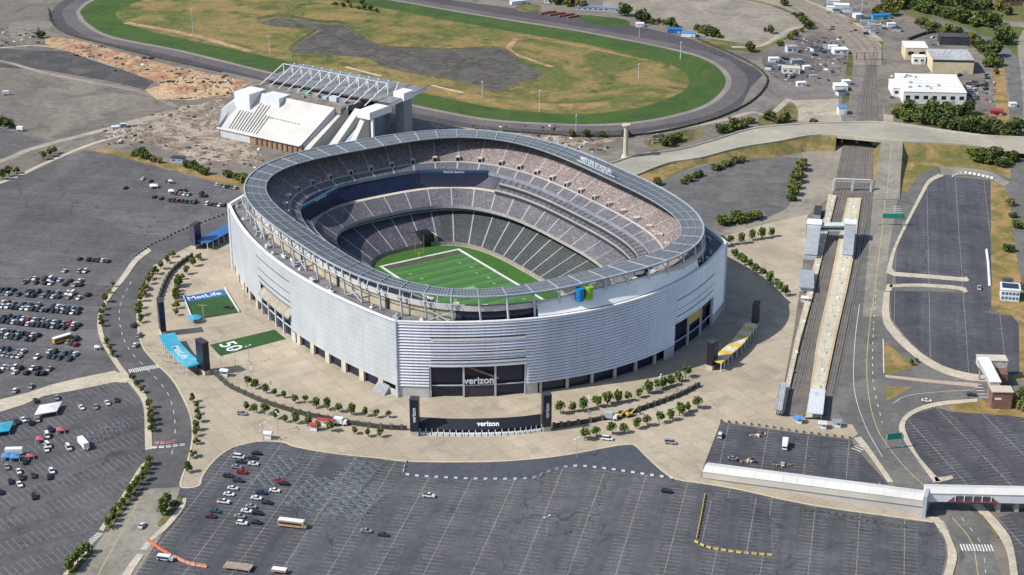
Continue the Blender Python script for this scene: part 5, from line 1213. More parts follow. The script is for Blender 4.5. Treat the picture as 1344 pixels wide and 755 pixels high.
trees([(1280,210),(1287,213),(1293,214),(1298,216),(1304,214),(1310,218),(1316,220),(1322,216),(1328,212)],BT,'thicket below the right bridge end',G3,1.1,.35)
trees([(1150,18),(1158,14),(1166,16),(1172,20),(1205,32),(1212,36),(1220,38),(1226,42),(1241,48),(1248,43),(1254,52),(1260,50),(1268,56),(1276,60),(1284,66),(1290,70),(1297,78),(1302,74),(1310,86),(1300,88)],BT,'belt behind the industrial yard',G3,1.3,.35)
trees([(1170,8),(1180,11),(1190,9),(1200,13),(1210,16),(1220,18),(1232,21),(1242,24),(1252,26),(1262,30),(1270,26),(1280,34),(1290,30),(1300,36),(1310,32),(1315,45),(1320,50),(1325,56),(1313,58),(1180,2),(1196,3),(1214,5),(1230,6),(1246,8),(1262,11),(1278,13),(1294,12),(1310,14),(1322,20)],BT,'belt along the highway at the top right',G3,1.6,.4)
trees([(1042,20),(1046,24),(1050,27),(1054,30),(1029,8),(1004,42),(1012,44),(1038,52),(1044,48),(1052,42),(1060,38),(1066,35),(1024,60)],BT,'scrub around the cinder yard at the top',G3,.8,.4)
trees([(722,4),(730,6),(738,5),(745,8),(752,7),(758,10),(765,12),(820,21),(842,30),(848,26),(856,32),(864,30),(872,32),(880,36),(886,38),(915,40),(920,44),(928,47),(936,48),(944,50),(985,68),(838,22)],BT,'stable side of the racetrack at the top',G3,1.05,.4)
trees([(1337,535),(1343,538),(1341,521),(1335,392),(1341,380),(1334,300),(1330,286),(1322,330),(1326,270)],BO,'verge at the right picture edge',G3,.9,side='bottom')
trees([(1203,476),(1196,480)],YT,'dry grass triangle beside the slip road',G3,.7)
trees([(440,7),(450,9),(460,10),(470,12),(478,13),(486,14),(494,16),(455,4),(475,6)],BT,'dark clump inside the racetrack at the top',G3,.55)
# ================================================================ STATION, BRIDGES, BUILDINGS
def platform(label,L,Rr,z=1.15,m=CREAM):
    A=[at(*p) for p in L]; B=[at(*p) for p in Rr]; c=A[0]; t=thing('station_platform',label,'platform',(c.x,c.y,0)); b=MB()
    a=[Vector((p.x-c.x,p.y-c.y,z)) for p in A]; q=[Vector((p.x-c.x,p.y-c.y,z)) for p in B]
    def inn(u,v,k): return [x.lerp(y,k) for x,y in zip(u,v)]
    b.strip(a,q,0,False); 
    for u in (a,q): b.strip([Vector((p.x,p.y,0)) for p in u],u,1,False)
    for k in (0,-1): b.quad((a[k].x,a[k].y,0),(q[k].x,q[k].y,0),q[k],a[k],1)
    d=b.build('deck',[mat('platform_concrete',(.52,.47,.36),.9,.5,.15),DARK],t)
    b=MB()
    for u,v in ((a,q),(q,a)): b.strip([x.lerp(y,.03)+Vector((0,0,.006)) for x,y in zip(u,v)],[x.lerp(y,.13)+Vector((0,0,.006)) for x,y in zip(u,v)],0,False)
    b.build('warning_strip',mat('warning_strip',(.50,.36,.19),.8,.5,.15),d)
    # lamps and seats down the middle
    n=0; P=smooth_pts(inn(a,q,.5),6); dist=0
    for i in range(len(P)-1):
        dist+=(P[i+1]-P[i]).length
        if dist>15 and n<34:
            dist=0; n+=1; p=P[i]; b=MB(); b.bar((p.x,p.y,z),(p.x,p.y,z+4.2),.16); b.bar((p.x-.7,p.y,z+4.2),(p.x+.7,p.y,z+4.2),.2); b.build('platform_lamp',STEEL,t)
            b=MB(); b.box(p.x,p.y-4,z,.8,2.6,.5); b.build('bench',WHITE if n%2 else STEEL,t)
    return t
pR=platform('wide pale platform between the tracks, running down the right of the picture',[(1112.5,262),(1105,292),(1098,330),(1088,380),(1072,450),(1063,515),(1057,551)],[(1130.5,262),(1126,292),(1122,330),(1112,380),(1096,450),(1082.5,515),(1076.5,551)])
pL=platform('narrow pale platform along the plaza side of the tracks',[(1087,257),(1080,293),(1070,340),(1057,393),(1043,450),(1029,517),(1022,546)],[(1098,259),(1089.5,294),(1079,340),(1066,393),(1050,450),(1035,517),(1029,546)])
def sbox(t,name,px,sx,sy,z0,z1,m,rot=None,top=1.,dx=0,dy=0):
    L=t.location; P=at(px[0],px[1],z0)-L; b=MB(); b.box(0,0,0,sx,sy,z1-z0,top=top); return b.build(name,m,t,(P.x+dx,P.y+dy,z0),(HEAD-math.pi/2) if rot is None else rot)
# platform end shelters
for px,l,w,d,m in [((1024,530),'long low grey roof at the lower end of the narrow platform',3.5,30,GREYROOF),((1071,537),'ribbed pale roof at the lower end of the wide platform',7,26,PALESTEEL)]:
    P=at(*px); t=thing('platform_shelter',l,'shelter',(P.x,P.y,1.2),HEAD-math.pi/2-.0); b=MB(); b.box(0,0,2.6,w,d,.35); r_=b.build('roof',m,t)
    b=MB()
    for k in range(-int(w/2)+1,int(w/2)+1): b.box(k*1.0,0,2.96,.18,d,.1)
    b.build('roof_rib',WHITE,r_)
    for sx in (-1,1):
        for sy in (-.45,-.15,.15,.45): b=MB(); b.box(sx*w*.4,sy*d,0,.25,.25,2.6); b.build('column',WHITE,t)
for px,l,m in [((1047,555),'light blue kiosk at the buffer end of the tracks',MATS['tent_blue']),((1079,562),'white kiosk at the foot of the wide platform',PALESTEEL),((1098,560),'blue-grey kiosk right of the wide platform foot',mat('kiosk_blue_grey',(.20,.30,.38),.6)),((148,0),'x',None)][:3]:
    stall(px,l,4.,m,2.4,BH,4.,'kiosk','kiosk')
# station house: two stair towers and the footbridge
c=at(1085,320); t=thing('station_building','white station footbridge with two stair towers astride the tracks','station building',(c.x,c.y,0))
rs=HEAD-math.pi/2
def stair_tower(pxc,w,length,h,name):
    P=at(*pxc)-c; o=bpy.data.objects.new(name,None)
    b=MB(); hw=w/2
    # tall head at the back, sloping roof coming down towards the viewer
    vs=[(-hw,0,0),(hw,0,0),(hw,-length,0),(-hw,-length,0),(-hw,0,h),(hw,0,h),(hw,-length,3.4),(-hw,-length,3.4)]
    b.add(vs,[(0,1,5,4),(1,2,6,5),(2,3,7,6),(3,0,4,7)],0); b.add([(-hw-.3,0,h+.01),(hw+.3,0,h+.01),(hw+.3,-length-.4,3.3),(-hw-.3,-length-.4,3.3)],[(3,2,1,0)],1)
    r_=b.build('stair_tower',[PALESTEEL,mat('ribbed_grey_roof',(.33,.35,.38),.6,.3,.1)],t,(P.x,P.y,0),rs)
    b=MB(); b.box(0,4,0,w+.8,8,h+1.2); b.box(0,4,h+1.21,w+1.6,8.8,.5); b.build('lift_tower',WHITE,r_)
    b=MB()
    for k in range(4): b.box(hw+.03,-2-k*(length-4)/4,1.2,.06,1.6,1.5)
    b.build('windows',CARGLASS,r_)
    b=MB()
    for k in range(6): x=-hw+.4+k*(w-.8)/5; b.bar((x,-.2,h+.1),(x,-length,3.42),.12)
    b.build('roof_rib',PALESTEEL,r_)
stair_tower((1067,318),7.,29,9.8,'x'); stair_tower((1114,318),5.6,29,9.8,'x')
P0,P1=at(1072,316)-c,at(1110,316)-c; b=MB(); m_=(P0+P1)/2; b.box(0,0,6.4,(P1-P0).length,5.2,3.2); br=b.build('footbridge',PALESTEEL,t,(m_.x,m_.y+1,0),math.atan2((P1-P0).y,(P1-P0).x))
b=MB(); b.box(0,0,9.61,(P1-P0).length,6.,.4); b.build('roof',mat('pale_green_roof',(.55,.60,.54),.6),br); b=MB(); b.box(0,-2.62,7.4,(P1-P0).length*.95,.05,1.3); b.build('windows',CARGLASS,br)
# long grey shelter beside it
P=at(1058,374); t=thing('waiting_shelter','long grey roofed shelter on the plaza below the station building','shelter',(P.x,P.y,.3),HEAD-math.pi/2+.05); b=MB(); b.box(0,0,3,8.2,26,.5); b.build('roof',MATS['ribbed_grey_roof'],t)
b=MB(); b.box(0,-1,0,6.5,21,2.98); b.build('walls',PALESTEEL,t)
for s in (-1,1):
    for k in (-11,0,11): b=MB(); b.box(s*3.7,k,0,.3,.3,3); b.build('column',WHITE,t)
stall((1056,397),'small black and white kiosk under the long grey shelter',4,WHITE,2.5,BH,3,'kiosk','kiosk')
# grey substation boxes left of the narrow platform
P=at(1073,283); t=thing('relay_cabin','dark grey relay cabin left of the narrow platform top','cabin',(P.x,P.y,.3),HEAD-math.pi/2); b=MB(); b.box(0,0,0,4,15,3.2); b.build('walls',STEEL,t); b=MB(); b.box(0,0,3.21,4.5,15.6,.3); b.build('roof',DARK,t)
# signal gantry over the tracks
A,B=at(1094,250),at(1143,252); t=thing('signal_gantry','pale steel signal gantry across the tracks above the platforms','gantry',(A.x,A.y,.2)); d=B-A
for k in (0,.5,1.): 
    q=d*k; b=MB(); b.box(q.x,q.y,0,1.2,1.2,7.2); b.build('leg',PALESTEEL,t)
b=MB(); n=12
for k in range(n): 
    q,r_=d*(k/n),d*((k+1)/n)
    for z in (6.2,7.6): b.bar((q.x,q.y-.6,z),(r_.x,r_.y-.6,z),.22); b.bar((q.x,q.y+.6,z),(r_.x,r_.y+.6,z),.22)
    b.bar((q.x,q.y-.6,6.2),(r_.x,r_.y-.6,7.6),.15)
b.build('lattice_beam',PALESTEEL,t); b=MB(); b.box(d.x*.5,d.y*.5,7.7,d.length*.96,1.6,.2,0,math.atan2(d.y,d.x)); b.build('walkway',PALECONC,t)
A,B=at(1124,79),at(1157,79); t=thing('signal_gantry','thin dark gantry where the curved tracks meet the straight ones','gantry',(A.x,A.y,.2)); d=B-A
for k in (0,.33,.66,1.): q=d*k; b=MB(); b.box(q.x,q.y,0,.5,.5,6.5); b.build('leg',DARK,t)
b=MB(); b.box(d.x/2,d.y/2,6.2,d.length,.7,.9,0,math.atan2(d.y,d.x)); b.build('beam',STEEL,t)
# sign gantries with green panels
for a_,b_2,l,s0,s1 in [((1150,296),(1186,297),'green road sign on a gantry over the road right of the station',.2,.98),((1163,590),(1184,588),'green road sign on a short gantry over the lower right road',.0,.9)]:
    A,B=at(*a_),at(*b_2); d=B-A; t=thing('sign_gantry',l,'road sign',(A.x,A.y,.3))
    for k in (0,1): q=d*k; b=MB(); b.box(q.x,q.y,0,.5,.5,6.6); b.build('post',STEEL,t)
    b=MB(); b.bar((0,0,6.3),(d.x,d.y,6.3),.4); b.bar((0,0,5.2),(d.x,d.y,5.2),.3); b.build('beam',STEEL,t)
    m_=d*((s0+s1)/2); b=MB(); b.box(m_.x,m_.y-.5,4.6,d.length*(s1-s0),.18,3.0,0,math.atan2(d.y,d.x)); b.build('sign_panel',GREENSIGN,t)
# road overpass ------------------------------------------------------
UP=[(804,214,.30),(839,203.7,.35),(891,197.,.9),(935,185,2.6),(984,170,5.),(1030,164.5,6.5),(1083,162,7),(1158,161,7),(1225,170,6.2),(1292,178.5,6),(1344,181,6),(1420,186,6)]
LO=[(818,236,.30),(835,231,.35),(877,215,.9),(920,208,2.6),(970,195,5.),(1020,187,6.5),(1078,178,7),(1166,185,7),(1240,189,6.2),(1295,193,6),(1344,199,6),(1420,208,6)]
U=smooth_pts([at(*p) for p in UP],4); Lw=smooth_pts([at(*p) for p in LO],4)
t=thing('road_overpass','long pale concrete road overpass crossing the railway tracks','bridge',(U[24].x,U[24].y,0)); O_=t.location
U=[p-O_ for p in U]; Lw=[p-O_ for p in Lw]
b=MB(); b.strip(Lw,U,0,False); b.build('roadway',mat('overpass_road',(.33,.30,.245),.9,.15,.1),t)
for side,nm in ((Lw,'n'),(U,'f')):
    b=MB(); top_=[p+Vector((0,0,.95)) for p in side]; c2=Lw if side is U else U
    inn_=[p.lerp(q,.03)+Vector((0,0,.95)) for p,q in zip(side,c2)]; ii=[p.lerp(q,.03) for p,q in zip(side,c2)]
    bot=[Vector((p.x,p.y,max(-.2,p.z-1.6))) for p in side]
    b.strip(bot,top_,0,False); b.strip(top_,inn_,0,False); b.strip(inn_,ii,0,False); b.build('parapet',mat('parapet_concrete',(.46,.42,.34),.9,.3,.1),t)
runs=[]; b=None
for i in range(len(U)-1):      # embankment and abutment walls, left open over the tracks and the far road
    x=(Lw[i].x+O_.x); 
    px0=PW/2+F*x/((Lw[i].y+O_.y)*math.cos(TH)+CAMH*math.sin(TH))
    if 1080<px0<1168 or px0>1297:
        b=None; continue
    if b is None: b=[MB(),MB()]; runs.append(b)
    for s,o_s,bb in ((Lw,U,b[0]),(U,Lw,b[1])):
        e0=(s[i]-o_s[i]).normalized()*s[i].z*(2.0 if s is Lw else 1.2); e1=(s[i+1]-o_s[i+1]).normalized()*s[i+1].z*(2.0 if s is Lw else 1.2)
        bb.quad((s[i].x+e0.x,s[i].y+e0.y,-.2),(s[i+1].x+e1.x,s[i+1].y+e1.y,-.2),(s[i+1].x,s[i+1].y,s[i+1].z-.3),(s[i].x,s[i].y,s[i].z-.3))
m_bank=ground_mat('bank_grass',(.13,.12,.04),(.24,.165,.07),(.075,.085,.028),.03,.4)
for r_ in runs:
    for bb in r_: bb.build('grass_bank',m_bank,t)
b=MB(); b.strip([Vector((p.x,p.y,max(0,p.z-1.2))) for p in U],[Vector((p.x,p.y,max(0,p.z-1.2))) for p in Lw],0,False); b.build('deck_slab',CONC,t)
for px in ((1104,186),(1124,187),(1146,188)):
    P=at(*px)-O_; b=MB(); b.box(P.x,P.y+4,0,1.4,13,5.8); b.build('pier',PALECONC,t)
b=MB(); 
for (a_,c_) in (((1060,180),(1082,186)),):
    A,B=at(*a_)-O_,at(*c_)-O_; b.add([(A.x,A.y,0),(B.x,B.y,0),(B.x,B.y,5.6),(A.x,A.y,5.6)],[(0,1,2,3)])
b.build('wing_wall',PALECONC,t)
P=at(1149,190)-O_; b=MB(); b.box(P.x,P.y,0,5,5,6.); b.build('abutment',PALESTEEL,t)
# approach road rising to the overpass
Lp=smooth_pts([at(1157,186,6.4),at(1154,205,4.6),at(1150,232,2.4),at(1146,262,.36)],4); Rp=smooth_pts([at(1185,186.5,6.3),at(1184,205,4.6),at(1182,232,2.4),at(1181,262,.36)],4)
b=MB(); b.strip(Lp,Rp,0,False); tag(b.build('approach_road',m_roadpale),kind='structure')
b=MB()
for s,d_ in ((Lp,-1),(Rp,1)):
    for i in range(len(s)-1):
        p,q=s[i],s[i+1]; b.quad((p.x+d_*p.z*.8,p.y,.0),(q.x+d_*q.z*.8,q.y,.0),(q.x,q.y,q.z),(p.x,p.y,p.z))
tag(b.build('approach_bank',m_bank),kind='structure')
P0=[(p+q)/2+Vector((0,0,.02)) for p,q in zip(Lp,Rp)]; b=MB()
for i in range(len(P0)-1): p,q=P0[i],P0[i+1]; b.quad((p.x-.15,p.y,p.z),(q.x-.15,q.y,q.z),(q.x+.15,q.y,q.z),(p.x+.15,p.y,p.z))
tag(b.build('road_marking',YLINE),kind='structure')
# covered pedestrian ramp and bridge --------------------------------
A,B=at(925,622),at(1212,672); d=(B-A); L_=d.length; a=math.atan2(d.y,d.x)
t=thing('pedestrian_ramp','long white covered ramp climbing to the pedestrian bridge at the lower right','covered ramp',(A.x,A.y,.0),a)
W_=8.; H1=4.6
b=MB(); b.add([(0,-W_/2+.2,0),(L_,-W_/2+.2,0),(L_,-W_/2+.2,H1),(0,-W_/2+.2,.3),(0,W_/2,0),(L_,W_/2,0),(L_,W_/2,H1),(0,W_/2,.3)],[(0,1,2,3),(5,4,7,6),(3,2,6,7),(1,5,6,2)])
b.build('retaining_wall',mat('pink_grey_wall',(.45,.42,.40),.9,.3,.08),t)
b=MB(); h=3.0; W=W_/2+.3
vs=[(0,-W,.3),(L_,-W,H1),(L_,-W,H1+h),(0,-W,.3+h),(0,W,.3),(L_,W,H1),(L_,W,H1+h),(0,W,.3+h)]
b.add(vs,[(0,1,2,3),(5,4,7,6),(4,0,3,7),(1,5,6,2)]); b.build('side_cladding',mat('ramp_cladding',(.50,.475,.43),.7,.2,.05),t)
b=MB(); b.add([(0,-W-.2,.3+h),(L_,-W-.2,H1+h),(L_,0,H1+h+1.0),(0,0,.3+h+1.),(0,W+.2,.3+h),(L_,W+.2,H1+h)],[(0,1,2,3),(3,2,5,4),(0,3,4),(1,5,2)]); rf=b.build('roof',mat('ramp_roof',(.62,.60,.56),.6,.15,.06),t)
b=MB(); k=4.
while k<L_: z=.3+h+(H1-.3)*k/L_; b.bar((k,-W-.22,z+.03),(k,0,z+1.03),.1); k+=6
b.build('roof_rib',PALESTEEL,rf)
b=MB(); b.box(L_+.6,0,0,1.6,10.5,9.6); b.build('end_tower',STEEL,t)
A,B=at(1213,668),at(1400,672); d=B-A; a=math.atan2(d.y,d.x); L_=d.length
t=thing('pedestrian_bridge','white covered pedestrian bridge over the road at the right edge','bridge',(A.x,A.y,0),a)
b=MB(); b.box(L_/2,1,4.9,L_,7.2,4.0); s_=b.build('side_cladding',WHITE,t); b=MB(); b.add([(0,-2.9,8.9),(L_,-2.9,8.9),(L_,1,9.9),(0,1,9.9),(0,4.9,8.9),(L_,4.9,8.9)],[(0,1,2,3),(3,2,5,4),(0,3,4),(1,5,2)]); b.build('roof',MATS['ramp_roof'],t)
x0=(at(1240,668)-A).length; x1=(at(1306,669)-A).length; b=MB(); b.add([(x0,-2.64,5.2),(x1,-2.64,5.2),(x1-3.2,-2.64,7.8),(x0+3.2,-2.64,7.8)],[(0,1,2,3)]); w_=b.build('opening',mat('opening_dark',(.10,.09,.10),.6),s_)
for k in range(5): xx=x0+3+(x1-x0-6)*k/4; b=MB(); b.bar((xx,-2.7,5.3),(xx,-2.7,7.8),.35); b.build('mullion',WHITE,w_)
b=MB(); b.bar((x0,-2.72,5.3),(x1,-2.72,5.3),.35); b.build('red_beam',RED,w_)
for px in ((1216,672),(1312,677),(1336,677)): P=(at(*px)-A); P=Matrix.Rotation(-a,3,'Z')@P; b=MB(); b.box(P.x,1.,0,1.6,5.,4.9); b.build('pier',CONC,t)
# brick lift tower with L-shaped white roof --------------------------
c=at(1313,536); t=thing('stair_building','brick tower with pale roofs and a covered link beside the right lot','stair building',(c.x,c.y,.2),-.05)
b=MB(); b.box(0,2,0,9.2,6,8.4); bw=b.build('brick_walls',BRICK,t); b=MB(); b.box(0,2,8.41,10,6.8,.5); b.build('roof',mat('buff_roof',(.52,.44,.36),.9,.3,.08),bw); b=MB(); b.box(-1.8,-1.06,4.6,3.,.1,1.); b.build('name_plate',WHITE,bw)
b=MB(); b.box(-2.2,19,7.6,4.6,27,2.9); lk=b.build('covered_link',mat('link_side',(.42,.40,.38),.8),t); b=MB(); b.box(-2.2,19,10.51,5.4,27.6,.35); b.build('roof',WHITE,lk)
b=MB(); b.box(2.2,33.5,6,13.4,6.5,4.); tw=b.build('stair_head',mat('stair_head',(.53,.51,.47),.8),t); b=MB(); b.box(2.2,33.5,10.02,14,7,.35); b.build('roof',PALECONC,tw); b=MB(); b.box(5.5,27,0,5,8,6.5); b.build('stair_flight',BRICK,t)
for x,y in ((-3.6,30),(7.5,35),(-3.2,12)): b=MB(); b.box(x,y,0,.8,.8,7.6); b.build('column',CONC,t)
# booth with blue glazing ---------------------------------------------
c=at(1325,396); t=thing('control_booth','white booth with dark roof and blue-white glazed front at the right edge','booth',(c.x,c.y,.2),HEAD-math.pi/2)
b=MB(); b.box(0,5,0,9.6,10,6.2); w_=b.build('walls',WHITE,t); b=MB(); b.box(0,5.2,6.21,10.4,10.8,.4); rf=b.build('roof',WHITE,t); b=MB(); b.box(0,5.6,6.62,8.6,7.2,.15); b.build('roof_skylight',NAVY,rf)
for zz in (1.0,3.6):
    for k in range(5): b=MB(); b.box(-3.7+k*1.85,-.03,zz,1.4,.08,1.5); b.build('window',mat('blue_glass',(.06,.17,.32),.2),w_)
b=MB(); b.box(-.4,17,0,5.4,12,4.); b.build('annex',STEEL,t); b=MB(); b.box(-.4,17,4.01,5.8,12.4,.3); b.build('annex_roof',DARK,t)
# ================================================================ GRANDSTAND
GO=at(294,181); GA=R(-34.16)
t=thing('grandstand','big white racetrack grandstand with sloping back, fins and truss roof','grandstand',GO,GA)
m_gs=mat('grandstand_white',(.53,.51,.47),.8,.08,.10); m_gs2=mat('grandstand_pale',(.55,.55,.55),.7,.1,.08)
b=MB(); b.add([(-2,0,6),(70,0,6),(79,27,28),(3,27,28),(-2,30,6),(-2,14,22)],[(0,1,2,3)])
main=b.build('sloping_back',m_gs,t)
# side cheeks + roof slab
b=MB(); b.add([(-4,0,0),(-4,0,9),(-8,8,18),(-2,27,28),(-2,60,28),(-4,60,0)],[(0,1,2,3,4,5)]); b.build('side_wall',m_gs2,t); b=MB(); b.add([(70.1,0,5),(79.2,27,28),(79.2,27,0),(70.1,4,0)],[(0,1,2,3)]); b.build('side_wall',m_gs2,t); b=MB(); b.add([(-4,0,6),(-4,0,9),(-8,8,18),(-2,27,28),(3,27,28),(-2,0,6)],[(5,4,3,2,1,0)]); b.build('side_wall',m_gs2,t)
b=MB(); b.box(10,2.5,0,28,4,5.9); b.build('plinth',m_gs2,t); b=MB(); b.box(47.6,2.7,0,47,4,5.9); bs=b.build('brick_base',BROWNBRICK,t)
for k in range(9): b=MB(); b.box(30+k*4.6,.35,0,1.1,.5,5.8); b.build('buttress',mat('buttress_brick',(.17,.11,.08),.9),bs)
b=MB(); b.box(32,-.2,5.95,76,.9,.9); b.build('white_ledge',WHITE,t)
b=MB(); b.box(42,44,24,84,33.8,4.05); rf=b.build('flat_roof',mat('dirty_roof',(.20,.185,.165),.9,.15,.4),t)
b=MB(); b.add([(-3,60,0),(98,60,0),(98,60,28),(-3,60,28)],[(3,2,1,0)]); b.build('front_glazing',NAVY,t)
for (x0,x1,y0,h,nm) in ((-2,12,15,29.5,0),(19,35,20,29.2,0)):
    b=MB(); b.box((x0+x1)/2,(y0+32)/2,12,x1-x0,32-y0,h-12); b.build('stair_block',WHITE,t)
# dark slots on the slope
def slope(x,y): return (x+ y*9/27*x/70, y, 6+y*22/27+.05)
for k in range(11):
    x=4+k*2.5; y0,y1=(1.5,14+ (10 if 4<k<9 else 0)); b=MB(); A=slope(x,y0);B_=slope(x,y1); b.quad((A[0]-.5,A[1],A[2]),(A[0]+.5,A[1],A[2]),(B_[0]+.5,B_[1],B_[2]),(B_[0]-.5,B_[1],B_[2])); b.build('vent_slot',DARK,main)
for k in range(9): b=MB(); A=slope(30+k*3.1,13.5-k*.05); b.box(A[0],A[1],A[2]-.15,2.2 if k else 4,1.7 if k else 2.4,.25); b.build('faded_letter_patch',mat('faded_letters',(.44,.41,.36),.9),main)
# raised rib panels down the slope at right
for (x0,x1,xb0,xb1,yb) in ((79.5,85,69,76,2),(91,96,84,90,10),(99,103,97,101,16)):
    b=MB(); b.add([(xb0,yb,4),(xb1,yb,4),(x1,34,28),(x0,34,28),(xb1,yb,0),(x1,34,0),(xb0,yb,0),(x0,34,0)],[(0,1,2,3),(1,4,5,2),(6,0,3,7),(6,4,1,0)]); b.build('fin',m_gs,t)
for (x0,x1,xb0,xb1) in ((85.2,90.8,76.5,84),(96.2,99,90.5,97)):
    b=MB(); b.add([(xb0,9,0),(xb1,12,0),(x1,33,20),(x0,33,20)],[(0,1,2,3)]); b.build('recess',STEEL,t)
b=MB(); b.box(108,66,0,7.5,9,30); tw=b.build('end_tower',mat('tower_grey',(.26,.27,.29),.7,.1,.2),t); b=MB(); b.box(108,66,30.01,9,11,5.5); b.build('tower_head',WHITE,tw); 
b=MB(); b.box(103,40,24,11,24,5); b.box(100.2,30,0,1.6,1.6,24); b.box(109,30,0,1.6,1.6,24); b.build('portal_frame',WHITE,t)
b=MB(); b.box(98,46,0,9,22,23.9); b.build('glazed_stair',mat('stair_glass',(.12,.16,.20),.3,.2,.3),t)
# truss roof over the seats facing the track
b=MB(); b.add([(-4,48,31),(110,48,31),(112,86,34),(-2,86,34)],[(0,1,2,3)]); b.add([(-4,48,30.2),(110,48,30.2),(112,86,33.2),(-2,86,33.2)],[(3,2,1,0)]); b.add([(110,48,30.2),(112,86,33.2),(112,86,34),(110,48,31)],[(0,1,2,3)]); b.build('canopy',mat('canopy_grey',(.19,.19,.20),.8,.2,.25),t)
b=MB(); b.add([(110,47,30.6),(113,87,34.2),(113,88,32),(110,47,28.5)],[(0,1,2,3)]); b.build('canopy_edge',WHITE,t)
for k in range(12):
    x=3+k*8.6; b=MB(); pk=(x,62,40); b.bar(pk,(x-1.5,38,29.5),.5); b.bar(pk,(x,62,29),.45); b.bar(pk,(x+1,86,34.2),.4); b.bar((x,74,38.2),(x,70,33),.35); b.bar((x-.7,49,35.8),(x,56,31.5),.35)
    if k<11: b.bar(pk,(x+8.6,62,40),.28); b.bar(pk,(x+8.6,86,34.2),.3)
    b.build('roof_truss',WHITE,t)
for (x,y,s,m) in ((40,44,2.5,mat('teal_tank',(.14,.36,.30),.6)),(52,40,3,GREYROOF),(60,40,2.6,STEEL),(68,40,4,PALESTEEL),(45,34,2,BROWNBRICK),(76,40,3,GREYROOF),(30,46,2,STEEL)): b=MB(); b.box(x,y,28.06,s*1.6,s,s*.8); b.build('rooftop_unit',m,t)
# debris, cabins and heaps around the grandstand
rd=random.Random(21)
def heap(px,r,h,label,m):
    P=at(*px); b=MB(); n=14; rings=[]
    for k,(q,z) in enumerate(((1,0),(.75,.45),(.4,.85),(.08,1.))):
        rings.append([(math.cos(i*6.283/n)*r*q*rd.uniform(.8,1.2),math.sin(i*6.283/n)*r*q*rd.uniform(.8,1.2),h*z*rd.uniform(.8,1.15)) for i in range(n)])
    for a_,c_ in zip(rings[:-1],rings[1:]): b.strip(a_,c_,0)
    b.poly(rings[-1],0); tag(b.build('rubble_heap',m,None,(P.x,P.y,.1)),label,'heap')
for k,(px,r,h,l,m) in enumerate([((240,118),12,2.5,'sand coloured heap left of the grandstand',m_dirt),((262,114),10,2.5,'yellow heap close to the grandstand corner',m_dirt),((160,172),7,1.8,'grey rubble heap left of the demolition site',m_rubble),((205,184),8,1.6,'broken rubble heap in the middle of the demolition site',m_rubble),((225,172),9,1.6,'brown rubble heap near the grandstand corner',m_rubble),((256,202),8,1.5,'rubble heap in front of the brick base, left',m_rubble),((120,72),8,2,'reddish dirt heap beside the track bend',m_dirt),((180,82),9,2.2,'reddish dirt heap along the track',m_dirt),((662,178),7,1.5,'broken concrete heap behind the stadium rim, left',m_rubble),((700,184),8,1.5,'broken concrete heap behind the stadium rim, middle',m_rubble),((735,182),6,1.4,'pale concrete heap left of the white tower',m_rubble)]): heap(px,r,h,l,m)
def shed(px,w,d,h,label,wm,rm,rot=0.,name='shed',cat='shed',win=0,gable=False):
    P=at(*px); t=thing(name,label,cat,(P.x,P.y,.1),rot); b=MB(); b.box(0,d/2,0,w,d,h); o=b.build('walls',wm,t); b=MB()
    if gable: b.add([(-w/2-.3,-.3,h),(w/2+.3,-.3,h),(w/2+.3,d+.3,h),(-w/2-.3,d+.3,h),(-w/2-.3,d/2,h+d*.18),(w/2+.3,d/2,h+d*.18)],[(0,1,5,4),(2,3,4,5),(1,2,5),(3,0,4)])
    else: b.box(0,d/2,h+.003,w+.5,d+.5,.35)
    b.build('roof',rm,t)
    for k in range(win): b=MB(); b.box(-w/2+(k+.5)*w/win,-.03,h*.4,w/win*.5,.08,h*.3); b.build('window',CARGLASS,o)
    b=MB(); b.box(w*.3,-.04,0,min(3,w*.2),.08,min(3,h*.6)); b.build('door',STEEL,o)
    return t
shed((152,172),5,3,2.8,'white cabin beside the demolition rubble',WHITE,WHITE,.3,win=2); shed((162,168),4,2.5,2.6,'blue-grey cabin right of the white one by the rubble',MATS['kiosk_blue_grey'],PALESTEEL,.2)
shed((232,214),9,5,3,'grey shed between the two hedges above the left lot',STEEL,DARK,-.3,win=2)
trailer((8,125),'small white trailer on the dusty lot at the left',.2,5,WHITE); trailer((27,172),'white trailer beside the pair of trees at the left',-.3,5,WHITE)
# loose debris nobody could count
def debris(name,label,regions,n,big=2.4):
    b=MB(); ms=[DARK,BROWNBRICK,PALECONC,STEEL,WHITE,mat('rust_brown',(.16,.08,.05),.9),mat('dark_earth',(.07,.06,.05),.95)]
    for k in range(n):
        x0,y0,x1,y1=rd.choice(regions); P=at(rd.uniform(x0,x1),rd.uniform(y0,y1)); s=rd.uniform(.5,big)*rd.choice((.5,1,1,1.6))
        b.box(P.x,P.y,.05,s*rd.uniform(.6,2.4),s*rd.uniform(.5,1.2),s*rd.uniform(.2,.6),rd.choices(range(7),[6,3,2,2,1,4,8])[0],rd.uniform(0,3),rd.uniform(.5,1))
    tag(b.build(name,ms),label,'debris',kind='stuff')
debris('demolition_debris','loose debris strewn over the demolition ground left of the grandstand',[(135,165,200,190),(190,150,285,200),(200,128,290,160),(98,60,140,76),(150,74,200,98),(210,89,255,112),(255,99,310,125),(250,195,345,222),(220,100,310,128)],620,1.5)
debris('yard_debris','scrap and stacked goods strewn over the yards by the railway and the halls',[(1010,76,1110,112),(1050,50,1110,80),(1288,92,1308,155),(1268,108,1286,134),(1085,4,1175,44),(1222,46,1285,60),(1170,98,1180,130)],520,2.)
debris('roadside_debris','broken concrete lying on the ground behind the far rim of the stadium',[(560,164,740,184),(720,176,800,200),(0,36,60,62),(850,176,870,190)],260,1.7)
